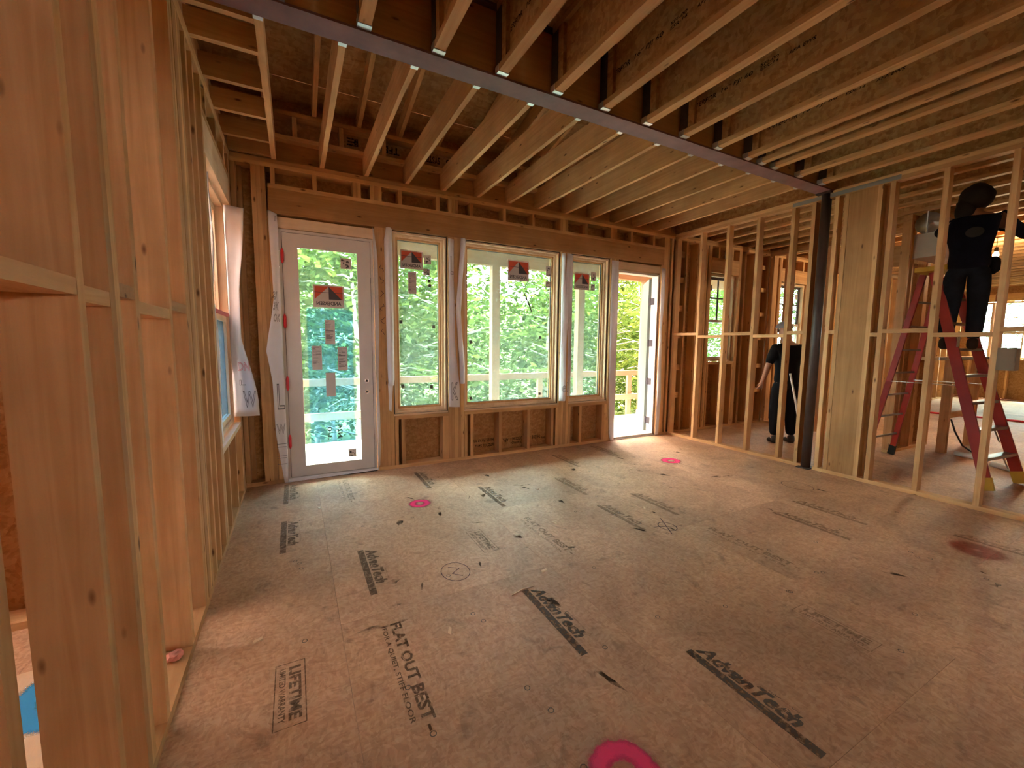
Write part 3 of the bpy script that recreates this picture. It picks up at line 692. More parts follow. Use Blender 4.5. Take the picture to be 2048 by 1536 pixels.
for n, (a, b) in ((7, (2.31, 3.94)), (8, (4.09, 4.39))):
    w = struct('window_%d' % n, ('wide kitchen end window', 'slim kitchen corner window')[n - 7] + ' with grids and pale frame', (X1, (a + b) / 2, 1.1))
    mb = frame_x(a, b, 1.11, 2.65, .045, X1 - .08, X1 + .01)
    if b - a > 1:
        for q in range(1, 4): y = a + (b - a) * q / 4; mb.box(X1 - .04, X1, y - .014, y + .014, 1.155, 2.605)
    mb.box(X1 - .05, X1, a + .045, b - .045, 1.78, 1.84); mb.box(X1 - .04, X1, a + .045, b - .045, 2.20, 2.225)
    wbuild(mb, 'frame', w, FIR[1]); box('pane', w, X1 - .02, X1 - .016, a + .045, b - .045, 1.155, 2.605, GLASS)

# ------------------------------------------------------------------ loose house-wrap flaps
def flap(label, left, right, y_of, prints=(), cols=7, amp=.012, seed=1, axis='y', th=.001):
    """left/right: polylines (coord, z) top to bottom; y_of(u, t): depth from the wall face"""
    rnd = random.Random(seed); n = 26
    def at(pl, t):
        z = pl[0][1] + (pl[-1][1] - pl[0][1]) * t
        for (a, za), (b, zb) in zip(pl[:-1], pl[1:]):
            if zb <= z <= za: return a + (b - a) * ((za - z) / max(1e-6, za - zb)), z
        return pl[-1][0], z
    ph = [rnd.uniform(0, 6.28) for _ in range(4)]
    vs = []; fs = []
    for i in range(n + 1):
        t = i / n; (xa, za), (xb, zb) = at(left, t), at(right, t)
        for j in range(cols + 1):
            u = j / cols; d = y_of(u, t) + amp * (math.sin(7 * u + 5 * t + ph[0]) * .5 + math.sin(13 * t + ph[1] + 3 * u) * .35 + math.sin(23 * t + 9 * u + ph[2]) * .15)
            x, z = xa + (xb - xa) * u, za + (zb - za) * u
            vs.append((x, d, z) if axis == 'y' else (d, x, z))
    for i in range(n):
        for j in range(cols): q = i * (cols + 1) + j; fs.append((q, q + 1, q + cols + 2, q + cols + 1))
    mb = MB(); mb.add(vs, fs); o = wbuild(mb, 'house_wrap_flap', None, WRAP, True)
    md = o.modifiers.new('thickness', 'SOLIDIFY'); md.thickness = th
    tag(o, label, 'house wrap', 'white house wrap flaps round the openings')
    return o
def wrap_print(o, s, x, y, z, w, h, mat=None, rotx=True, axis='y', outline=.018, flip=False):
    v, f = text_geo(s, w, h, 0, 0, outline); mb = MB()
    if axis == 'y': mb.add([(x + p[0], y + p[2] * .3, z + p[1]) for p in v], f)
    else: mb.add([(y + p[2] * .3, x - p[0] if flip else x + p[0], z + p[1]) for p in v], f)
    wbuild(mb, 'print', o, mat or INKG)
o = flap('white house wrap flap hanging beside the hinge side of the glazed door', [(-.172, 2.60), (-.150, 1.78), (-.232, 1.31), (-.192, 1.02), (-.185, .49), (-.128, .004)], [(-.096, 2.57), (-.093, 2.40), (-.093, .004)], lambda u, t: 4.556 - .03 * (1 - u) * math.sin(3.1 * t), seed=3, amp=.007)
for s, x, z, w, h in (('2J', -.165, 1.78, .045, .075), ('3K', -.160, 1.68, .05, .08), ('OK', -.158, 1.575, .055, .075)):
    v, f = text_geo(s, w, h, .3, 0, .02); mb = MB(); mb.add([(x + p[0], 4.514, z + p[1]) for p in v], f); wbuild(mb, 'marker_writing', o, MARKER)
wrap_print(o, 'L', -.158, 4.518, .74, .06, .25); wrap_print(o, 'W', -.175, 4.524, .50, .075, .10); wrap_print(o, 'l', -.118, 4.54, 2.50, .012, .05)
for z in (.40, .37, .28, .26, .20): mb = MB(); mb.box(-.180, -.098, 4.530, 4.531, z, z + .004); wbuild(mb, 'print_line', o, INKG)
flap('crumpled house wrap strip along the latch side of the glazed door', [(.757, 2.565), (.764, 1.2), (.762, .02)], [(.770, 2.55), (.802, 2.30), (.806, 1.5), (.790, 1.0), (.800, .3), (.785, .06)], lambda u, t: 4.556 + .012 * u, seed=5, amp=.006)
o = flap('rolled house wrap hanging on the near side of the tall narrow window', [(.893, 2.585), (.872, 2.45), (.880, 1.2), (.890, .93)], [(.955, 2.57), (.953, 1.0), (.945, .93)], lambda u, t: 4.560 - .045 * math.sin(math.pi * u), seed=7, amp=.005)
o = flap('torn lower end of house wrap under the rolled strip at tall window', [(.885, .95), (.890, .66)], [(.938, .95), (.915, .64)], lambda u, t: 4.562, seed=8, amp=.004)
o = flap('house wrap strip printed with a large letter between the two left windows', [(1.572, 2.555), (1.574, 1.5), (1.572, .655)], [(1.634, 2.55), (1.632, 2.2), (1.645, 1.4), (1.700, .9), (1.702, .645)], lambda u, t: 4.560 - .012 * math.sin(3 * u), seed=9, amp=.006)
wrap_print(o, 'K', 1.596, 4.541, .73, .085, .21); wrap_print(o, 'L', 1.59, 4.542, 2.16, .035, .20)
o = flap('twisted house wrap hanging on the near edge of the picture window', [(1.718, 2.57), (1.690, 2.2), (1.655, 1.75), (1.700, 1.2), (1.712, .92)], [(1.775, 2.56), (1.735, 2.1), (1.715, 1.75), (1.76, 1.2), (1.762, .92)], lambda u, t: 4.556 - .05 * math.sin(math.pi * u) * (1 - .5 * t), seed=10, amp=.012)
o = flap('folded house wrap flap between the picture window and narrow window', [(3.095, 2.55), (3.10, 1.2), (3.098, .64)], [(3.150, 2.55), (3.16, 2.0), (3.205, 1.55), (3.195, 1.15), (3.205, .9), (3.202, .64)], lambda u, t: 4.556 - .045 * math.sin(math.pi * u), seed=12, amp=.012)
wrap_print(o, 'el', 3.11, 4.500, .76, .085, .13)
flap('thin dark-edged house wrap strip against the narrow window frame', [(3.182, 2.565), (3.175, 1.9), (3.225, 1.35), (3.228, .70)], [(3.262, 2.55), (3.255, 1.9), (3.262, 1.35), (3.262, .70)], lambda u, t: 4.562 - .03 * u, seed=13, amp=.01)
o = flap('house wrap strip covering studs between narrow window and open doorway', [(3.935, 2.55), (3.94, 1.0), (3.97, .10), (4.0, .012)], [(4.072, 2.55), (4.074, 1.0), (4.076, .012)], lambda u, t: 4.560 - .012 * math.sin(4 * u), seed=14, amp=.007)
flap('wavy house wrap strip on the hinge side of the open doorway', [(4.895, 2.53), (4.897, .012)], [(4.975, 2.52), (4.970, 2.0), (4.945, 1.6), (4.965, .9), (4.985, .6), (4.955, .012)], lambda u, t: 4.560 - .014 * math.sin(3 * u), seed=15, amp=.008)
o = flap('large white house wrap flap flaring from the left wall window', [(0.0, 2.545), (0.0, .72)], [(.150, 2.53), (.128, 2.2), (.090, 1.85), (.085, 1.4), (.155, 1.1), (.19, .90), (.195, .72)], lambda u, t: 4.386 - .03 * u, seed=16, amp=.010)
for v in o.data.vertices: v.co.x += XL - .045
wrap_print(o, 'DN', XL + .005, 4.352, 1.13, .085, .075, INKR); wrap_print(o, 'W', XL + .03, 4.352, .80, .10, .15); wrap_print(o, 'L', XL + .01, 4.352, 1.00, .045, .05)
flap('crumpled house wrap strip on the near jamb of left wall window', [(3.305, 2.45), (3.31, .70)], [(3.345, 2.45), (3.42, 2.2), (3.35, 1.7), (3.38, 1.1), (3.41, .72)], lambda u, t: XL + .004 - .02 * u, seed=18, amp=.018, axis='x')

flap('crumpled white house wrap edge showing under the glazed door', [(-.100, .040), (-.100, .003)], [(.775, .034), (.775, .016)], lambda u, t: 4.566 - .008 * t, seed=21, amp=.004, cols=24)
for z in (2.16, 2.04, 1.90, 1.76, 1.62, 1.50):
    mb = MB(); pz = [(.842 + .020 * math.sin(i * 1.1 + z * 9), 4.566, z + .012 * i - .03 + .008 * math.cos(i * 2 + z)) for i in range(6)]
    for a, b in zip(pz[:-1], pz[1:]): mb.beam(a, b, .0045, .001, 0, (0, 1, 0))
    wbuild(mb, 'marker_scribble', wb, MARKER)
# ------------------------------------------------------------------ porch
pd = struct('porch_floor', 'pale plank porch deck outside the doors', (3.5, 5.6, -.07))
for k in range(12): box('plank', pd, -3.2, 9.4, 4.735 + k * .147, 4.735 + k * .147 + .142, -.10, -.062, DECKP)
box('rim', pd, -3.2, 9.4, 6.50, 6.538, -.34, -.101, DECKP)
box('joist_mass', pd, -3.2, 9.4, 4.735, 6.49, -.30, -.1015, ROOFP)
for k, x in enumerate((1.35, 3.03, 4.80, 6.46, -.55)):
    o = empty('porch_post', (x, 6.45, -.062), label='square pale timber porch post behind ' + ('the tall narrow window', 'the picture window', 'the narrow window by the doorway', 'the open doorway', 'the glazed door, at its hinge side')[k], cat='post', group='porch posts')
    box('shaft', o, x - .07, x + .07, 6.37, 6.49, -.061, 2.679, PORCH)
    box('base_bracket', o, x - .075, x + .075, 6.365, 6.495, -.0615, .03, GALV)
rl = empty('porch_railing', (3.2, 6.53, 0), label='two-board pale timber railing along the porch edge', cat='railing')
box('top_rail', rl, -3.2, 9.4, 6.540, 6.578, .755, .86, PORCH); box('lower_rail', rl, -3.2, 9.4, 6.540, 6.578, .25, .36, PORCH)
for x in (6.26, 2.30, .05, 4.05): box('rail_post', rl, x - .05, x + .05, 6.579, 6.64, -.3, .82, PORCH)
pb = empty('porch_beam', (3.2, 6.43, 2.68), label='pale timber beam carried by the porch posts', cat='beam')
for k in range(3): box('board', pb, -3.2, 9.4, 6.372 + k * .040, 6.41 + k * .040, 2.68, 2.985, PORCH)
pr_ = struct('porch_roof', 'boarded porch ceiling above the deck', (3.2, 5.7, 3.0))
for k in range(8): box('panel', pr_, -3.2 + k * 1.575, -3.2 + (k + 1) * 1.575 - .002, 4.73, 6.75, 2.99, 3.005, PORCH)

# ------------------------------------------------------------------ woodland outside
gr = MB(); gv = []; gf = []; nx, ny = 30, 22
for j in range(ny + 1):
    for i in range(nx + 1):
        x = -45 + 105 * i / nx; y = -40 + 110 * j / ny
        d = max(0, min(y - 6, 28), min(-6 - x, 20), min(x - 18, 20)); 
        gv.append((x, y, -.85 - .16 * d + max(0, y - 36) * .42 + .25 * math.sin(x * .5) * math.cos(y * .4)))
for j in range(ny):
    for i in range(nx): q = j * (nx + 1) + i; gf.append((q, q + 1, q + nx + 2, q + nx + 1))
gr.add(gv, gf); g = gr.build('ground', None, GROUND, smooth=True); tag(g, 'sloping forest ground falling away from the porch', kind='structure')
def gz(x, y): return -.85 - .16 * max(0, y - 6, -6 - x, x - 18)
def tree_parts(seed, H, R, low, n_tip, n_leaf, leaf, pale):
    rnd = random.Random(seed); tr = MB(); fo = MB()
    lean = (rnd.uniform(-.05, .05), rnd.uniform(-.05, .05))
    def trunk(t): return Vector((lean[0] * H * t + .12 * math.sin(3 * t + seed), lean[1] * H * t + .1 * math.cos(4 * t + seed), H * t))
    tr.tube([trunk(k / 9) for k in range(10)], [.105 * (1 - .82 * k / 9) * (H / 8) ** .5 for k in range(10)], 8)
    vs = []; fs = []
    for _ in range(n_tip):
        t = low + (1 - low) * rnd.random() ** .9; a = rnd.uniform(0, 6.283); p = trunk(t)
        rr = R * (1.08 - .75 * ((t - low) / (1 - low)) ** 2) * (.35 + .65 * rnd.random())
        tip = p + Vector((math.cos(a) * rr, math.sin(a) * rr, rr * rnd.uniform(-.05, .35)))
        if rnd.random() < .45: tr.tube([p, (p + tip) / 2 + Vector((0, 0, .08 * rr)), tip], [.022, .014, .005], 4)
        sx = rnd.uniform(.30, .62); tilt = Vector((rnd.uniform(-.4, .4), rnd.uniform(-.4, .4), 1)).normalized()
        for _ in range(n_leaf):
            q = tip + Vector((rnd.gauss(0, sx), rnd.gauss(0, sx), rnd.gauss(0, .13)))
            n = (tilt + Vector((rnd.gauss(0, .45), rnd.gauss(0, .45), rnd.gauss(0, .25)))).normalized()
            e1 = n.cross(Vector((rnd.random() - .5, rnd.random() - .5, rnd.random() - .5))).normalized(); e2 = n.cross(e1)
            s = leaf * rnd.uniform(.6, 1.25); b = len(vs)
            vs += [q - e1 * s, q + e2 * s * .55 + e1 * s * .1, q + e1 * s, q - e2 * s * .55 + e1 * s * .1]; fs.append((b, b + 1, b + 2, b + 3))
    fo.add(vs, fs); return tr, fo
KIND = [(9.5, 2.6, .10, 120, 50, .105), (7.5, 2.3, .04, 110, 55, .10), (12.0, 3.0, .22, 130, 48, .12), (5.0, 2.2, .02, 90, 55, .085)]
PROTO = []
for k, a in enumerate(KIND):
    tr, fo = tree_parts(40 + k, *a, False)
    r = empty('tree', (0, 0, 0)); t = tr.build('trunk', r, BARK, smooth=True); f = fo.build('foliage', r, LEAF); f['kind'] = 'stuff'
    PROTO.append([r, t, f, False])
rnd = random.Random(5)
spots = [(-2.2, 10.2, 1), (1.2, 10.0, 3), (4.0, 10.6, 1), (6.6, 10.2, 3), (9.2, 10.4, 1), (12.2, 10.0, 3), (-.6, 13.4, 0), (2.9, 14.2, 2), (7.6, 13.6, 3), (11.2, 13.8, 1), (14.8, 12.2, 0),
         (-3.4, 17.5, 2), (.8, 18.2, 0), (4.6, 19.0, 2), (13.2, 18.6, 2), (17.0, 17.0, 0), (21.5, 16.0, 2), (-1.5, 24, 2), (3.0, 25, 0), (9.0, 27, 1), (18.5, 25, 2), (23.0, 23, 0), (29, 20, 2),
         (-6.5, 6.5, 1), (-9.0, 3.0, 0), (-9, 10, 2), (24.5, 3.2, 1), (25.5, 6.5, 0), (26, 0.0, 2), (19, 9.5, 1), (22.5, 11, 0), (-5, 22, 1), (6.2, 16.2, 3), (1.6, 21.5, 1), (15.5, 21, 3), (19.5, 20, 1), (5.8, 23.5, 1), (-2.5, 28, 0), (10.0, 31, 3), (20, 28, 2), (26.5, 26, 1), (33, 25, 0)]
TLAB = ('leafy green forest tree of middle height in the woods beyond the porch', 'bushy young green tree just beyond the porch railing', 'tall loose-crowned green tree rising from the woods', 'low spreading green sapling at the foot of the porch')
for x, y, k in spots:
    P = PROTO[k]
    loc = Vector((x, y, gz(x, y) - .15))
    if not P[3]:
        r = P[0]; P[3] = True; ch = []
        r.location = loc; WL[r] = loc
        for c in P[1:3]: c.location = (0, 0, 0); WL[c] = loc
    else:
        r = P[0].copy(); C.objects.link(r); r.location = loc; WL[r] = loc
        for c in P[1:3]:
            cc = c.copy(); C.objects.link(cc); cc.parent = r; cc.location = (0, 0, 0)
    r.rotation_euler = (0, 0, rnd.uniform(0, 6.28)); s = rnd.uniform(.88, 1.15) * (1.3 if y > 20 else 1); r.scale = (s, s, s)
    near = 9 < y < 12 and -4 < x < 14
    lab, grp = TLAB[k], ('middle trees of the woods', 'young trees by the porch', 'tall trees of the woods', 'saplings by the porch')[k]
    if k == 1 and not near: lab, grp = 'bushy young green tree farther back in the woods', 'young trees farther back'
    if k == 3 and not near: lab, grp = 'low spreading green sapling farther back in the woods', 'saplings farther back'
    tag(r, lab, 'tree', grp)

# ------------------------------------------------------------------ stamps and paint on the subfloor
ZP = .0008
def flat_mesh(name, build):
    mb = MB(); build(mb); me = bpy.data.meshes.new(name); me.from_pydata(mb.v, [], mb.f); me.materials.append(STAMP); return me
def q2(mb, x0, x1, y0, y1): mb.poly([(x0, y0, 0), (x1, y0, 0), (x1, y1, 0), (x0, y1, 0)])
def t2(mb, s, x, y, w, h, shear=0, bold=0.0):
    v, f = text_geo(s, w, h, shear, bold); mb.add([(x + p[0], y + p[1], 0) for p in v], f)
def m_adv(mb):
    q2(mb, 0, .55, 0, .038); t2(mb, 'AdvanTech', .012, .046, .44, .070, .25, .05); t2(mb, 'Subflooring', .30, .1185, .12, .012)
def m_flat(mb): t2(mb, 'FLAT OUT BEST', 0, .045, .60, .052, 0, .035); t2(mb, '-', .615, .058, .03, .010); t2(mb, 'FOR A QUIET, STIFF FLOOR', .02, 0, .57, .026, 0, .02)
def m_life(mb):
    for a in ((0, .345, 0, .004), (0, .345, .110, .114), (0, .004, .004, .110), (.341, .345, .004, .110)): q2(mb, *a)
    t2(mb, 'LIFETIME', .03, .052, .285, .045, 0, .04); t2(mb, 'LIMITED WARRANTY', .03, .016, .285, .024, 0, .025)
SM = {'a': flat_mesh('panel_stamp', m_adv), 'f': flat_mesh('panel_stamp', m_flat), 'l': flat_mesh('panel_stamp', m_life)}
def stamp(k, x, y, a=1.0, rz=0):
    o = bpy.data.objects.new('panel_stamp', SM[k]); put(o, floor, (x, y, ZP)); o.rotation_euler = (0, 0, -math.pi / 2 + rz); o.color = (1, 1, 1, a * .78)
for x, y, a in ((-.135, 3.56, .7), (.325, 2.825, .85), (1.09, 1.935, .95), (1.53, 1.19, .95), (1.53, 3.625, .75), (2.27, 2.74, .55), (2.735, 2.83, .5), (3.50, 1.96, .55), (3.92, 2.03, .5), (1.09, 4.34, .7), (2.345, 3.53, .45), (2.815, 4.29, .5), (3.55, 4.46, .45), (-.13, 4.50, .6), (3.50, 4.30, .3), (4.30, 1.1, .4)):
    stamp('a', x, y, a)
for x, y, a in ((.325, 1.985, .9), (1.53, 2.79, .6), (2.70, 2.0, .55), (.335, 4.40, .5), (3.92, 3.6, .25)): stamp('f', x, y, a)
for x, y, a in ((-.12, 1.930, .85), (1.075, 2.765, .7), (2.285, 1.145, .5)): stamp('l', x, y, a)
def ring(x, y, r, mat, lab, sx=1.0):
    mb = MB(); mb.poly([(-1, -1, 0), (1, -1, 0), (1, 1, 0), (-1, 1, 0)]); o = mb.build('paint_ring', floor, mat, (x, y, ZP + .0006)); o.scale = (r * sx, r, 1); o['label'] = lab
ring(.921, 3.46, .125, PINK, 'pink sprayed ring near the glazed door'); ring(3.99, 3.45, .15, PINK, 'pink sprayed ring near the open doorway', 1.1)
ring(4.13, .93, .20, PINKF, 'worn red sprayed mark near the partition'); ring(.905, .905, .165, PINK, 'pink sprayed ring nearest the middle of the room')
def stroke(pts, w, name='marker_line', z=ZP + .0004, mat=MARKER, par=None):
    mb = MB()
    for a, b in zip(pts[:-1], pts[1:]): mb.beam((*a, z), (*b, z), w, .0004)
    return wbuild(mb, name, par or floor, mat)
def circ(x, y, rx, ry, w, n=22): return stroke([(x + rx * math.cos(6.283 * k / n), y + ry * math.sin(6.283 * k / n)) for k in range(n + 1)], w, 'marker_circle')
circ(.826, 2.295, .085, .105, .004); stroke([(.80, 2.36), (.86, 2.32), (.80, 2.28), (.85, 2.23)], .004)
circ(2.50, 2.165, .062, .075, .006); stroke([(2.40, 2.20), (2.61, 2.12)], .006); stroke([(2.43, 2.06), (2.57, 2.30)], .006)
circ(4.42, 2.25, .12, .14, .004)
# dark crushed seams and scuffs with shapes of their own
SCUFF = print_mat('scuff_dirt', (0.07, 0.05, 0.038), 0.56, 9, 0.10)
for k in range(46):
    x, y = random.uniform(-.2, 4.9), random.uniform(.55, 4.2); a = random.uniform(-.5, .5) + (1.57 if random.random() < .7 else 0); L = random.uniform(.05, .30)
    mb = MB(); w = random.uniform(.008, .05)
    n = 9; ptsL = [(L * (i / (n - 1) - .5), w * math.sin(math.pi * i / (n - 1)) * random.uniform(.4, 1), 0) for i in range(n)]; ptsR = [(p[0], -p[1] * random.uniform(.3, 1), 0) for p in ptsL[::-1]]
    mb.poly([(p[0] * math.cos(a) - p[1] * math.sin(a), p[0] * math.sin(a) + p[1] * math.cos(a), 0) for p in ptsL + ptsR[1:-1]])
    mb.build('scuff', floor, SCUFF, (x, y, ZP - .0003))
for k in range(60):      # nail-head circles along the joists below
    x = -.02 + .408 * random.randint(0, 11) + random.uniform(-.03, .03); y = random.uniform(.6, 3.6)
    mb = MB(); n = 9; r0, r1 = .009, .013
    vs = [(r * math.cos(6.283 * i / n), r * math.sin(6.283 * i / n), 0) for i in range(n) for r in (r0, r1)]
    mb.add(vs, [(2 * i, 2 * i + 1, (2 * i + 3) % (2 * n), (2 * i + 2) % (2 * n)) for i in range(n)]); mb.build('nail_ring', floor, STAMP, (x, y, ZP))
# debris lying about
for k, (x, y, rz) in enumerate(((-.20, 2.14, .4), (.62, 1.80, 1.2), (1.31, 2.05, .2), (2.02, 3.3, .8), (.14, 3.72, 2), (2.6, 2.5, .9), (3.3, 3.4, .1), (1.75, 2.6, 1.9))):
    mb = MB(); mb.add([(-.022, -.006, 0), (.020, -.009, .002), (.026, .006, .006), (-.016, .010, .003), (-.020, -.004, .004), (.020, -.006, .007), (.024, .007, .010), (-.014, .011, .008)], [(0, 1, 2, 3), (7, 6, 5, 4), (0, 4, 5, 1), (1, 5, 6, 2), (2, 6, 7, 3), (3, 7, 4, 0)])
    o = mb.build('wood_chip', None, FIR[0], (x, y, .001)); o.rotation_euler = (0, 0, rz); tag(o, 'small pale wood chip lying on the brown subfloor', 'wood chip', 'wood chips on the floor')
mb = MB(); mb.tube([(1.02, 1.92, .004), (1.10, 1.945, .004), (1.17, 1.94, .005)], .003, 5); o = wbuild(mb, 'wood_splinter', None, FIR[0]); tag(o, 'long thin pale wood splinter beside the large stamped letters', 'splinter')
for k, (x, y, s) in enumerate(((-.50, 2.12, .03), (-.53, 1.90, .035))):
    me = bpy.data.meshes.new('insulation_scrap'); bm = bmesh.new(); bmesh.ops.create_icosphere(bm, subdivisions=2, radius=s)
    rr = random.Random(k)
    for v in bm.verts: v.co *= rr.uniform(.7, 1.25); v.co.z *= .7
    bm.to_mesh(me); bm.free(); me.materials.append(INSUL); o = bpy.data.objects.new('insulation_scrap', me); put(o, None, (x, y, T + s * .6)); tag(o, ('pink insulation tuft on the bottom plate beside a built-up post', 'pink insulation tuft on the bottom plate by a single stud')[k], 'insulation')
o = box('bright_patch_board', None, -1.10, -.72, 1.55, 2.36, .0005, .0115, FIR); tag(o, 'pale board standing in for a bright floor patch in the left room, with blue paint', 'board'); o.rotation_euler = (0, 0, .1)  # pale board added in place of a bright patch of light on the floor
mb = MB(); mb.poly([(-1, -1, 0), (1, -1, 0), (1, 1, 0), (-1, 1, 0)]); rg = mb.build('blue_paint_ring', o, BLUER, (-.83, 2.14, .0122)); rg.scale = (.20, .26, 1)

# stamps on joist webs and sheathing
def web_print(x, y, z, s, w, h):
    v, f = text_geo(s, w, h, .2, .02); mb = MB(); mb.add([(x - .0062, y - p[0], z + p[1]) for p in v], f); wbuild(mb, 'joist_print', ceil, JPRINT)
JX = [-0.015 + .4085 * i for i in range(13)]
for i, y0 in ((3, 2.44), (5, 2.46), (7, 2.43), (9, 2.30)):
    web_print(JX[i], y0, 3.225, 'INTERFOR', .23, .035); web_print(JX[i], y0 - .27, 3.225, '16" PJI 60', .24, .036)
    web_print(JX[i], y0 - .56, 3.250, 'SFI-00', .12, .020); web_print(JX[i], y0 - .56, 3.225, 'ESR-14', .12, .020); web_print(JX[i], y0 - .74, 3.225, 'APA EWS', .16, .022)
def sheet_print(x, z, s, w, h, y=YX - .0006, flip=False):
    v, f = text_geo(s, w, h, 0, .03); mb = MB()
    mb.add([(x + (w - p[0] if flip else p[0]), y, z + (h - p[1] if flip else p[1])) for p in v], f); wbuild(mb, 'sheet_print', wb, JPRINT)
for x, z, s, w, h in ((1.93, .16, 'LP 7/16', .10, .035), (1.96, .10, '24/16', .09, .03), (2.05, .155, 'SHEATHING SPAN', .17, .045), (2.07, .09, 'RATED 24/16', .15, .04), (2.345, .12, 'APA', .08, .05), (2.46, .135, 'EXPOSURE 1', .17, .04), (2.46, .085, '7/16 INCH', .16, .035), (2.78, .125, 'THIS SIDE', .13, .05), (2.93, .115, 'DOWN', .08, .03)):
    sheet_print(x, z, s, w, h, flip=True)
for x, s, w in ((.55, 'E', .11), (.86, 'TFEL', .22), (1.20, 'ZIP', .10), (1.33, 'SYSTEM', .20), (1.60, '7/16', .14)): sheet_print(x, 3.385, s, w, .075, flip=True)

# ------------------------------------------------------------------ people
def skin_mesh(name, par, chains, mat, joins=(), sub=2):
    """chains: lists of (point, radius) grown with a Skin modifier; a point met twice is one joint"""
    vs = []; rs = []; es = []; idx = {}
    def vid(p, r):
        k = tuple(round(c, 4) for c in p)
        if k not in idx: idx[k] = len(vs); vs.append(Vector(p)); rs.append(r)
        return idx[k]
    for ch in chains:
        ids = [vid(*c) for c in ch]
        es += [(a, b) for a, b in zip(ids[:-1], ids[1:]) if a != b]
    c = WL[par] if par else Vector((0, 0, 0))
    me = bpy.data.meshes.new(name); me.from_pydata([tuple(v - c) for v in vs], es, [])
    me.materials.append(mat); o = bpy.data.objects.new(name, me); put(o, par, c)
    sk = o.modifiers.new('skin', 'SKIN'); sk.use_smooth_shade = True
    for i, d in enumerate(me.skin_vertices[0].data):
        r = rs[i]; d.radius = r if isinstance(r, tuple) else (r, r); d.use_root = (i == 0)
    sb_ = o.modifiers.new('smooth', 'SUBSURF'); sb_.levels = sub; sb_.render_levels = sub
    return o
def ball(name, par, c, r, mat, noise_=0.0, seed=0, cut=None, parts=3):
    bm = bmesh.new(); bmesh.ops.create_icosphere(bm, subdivisions=parts, radius=1); rr = random.Random(seed)
    for v in list(bm.verts):
        k = 1 + noise_ * rr.uniform(-1, 1); v.co = Vector((v.co.x * r[0] * k, v.co.y * r[1] * k, v.co.z * r[2] * k))
    if cut is not None: bmesh.ops.delete(bm, geom=[v for v in bm.verts if cut(v.co)], context='VERTS')
    me = bpy.data.meshes.new(name); bm.to_mesh(me); bm.free(); me.materials.append(mat)
    me.polygons.foreach_set('use_smooth', [True] * len(me.polygons))
    o = bpy.data.objects.new(name, me); return put(o, par, c)
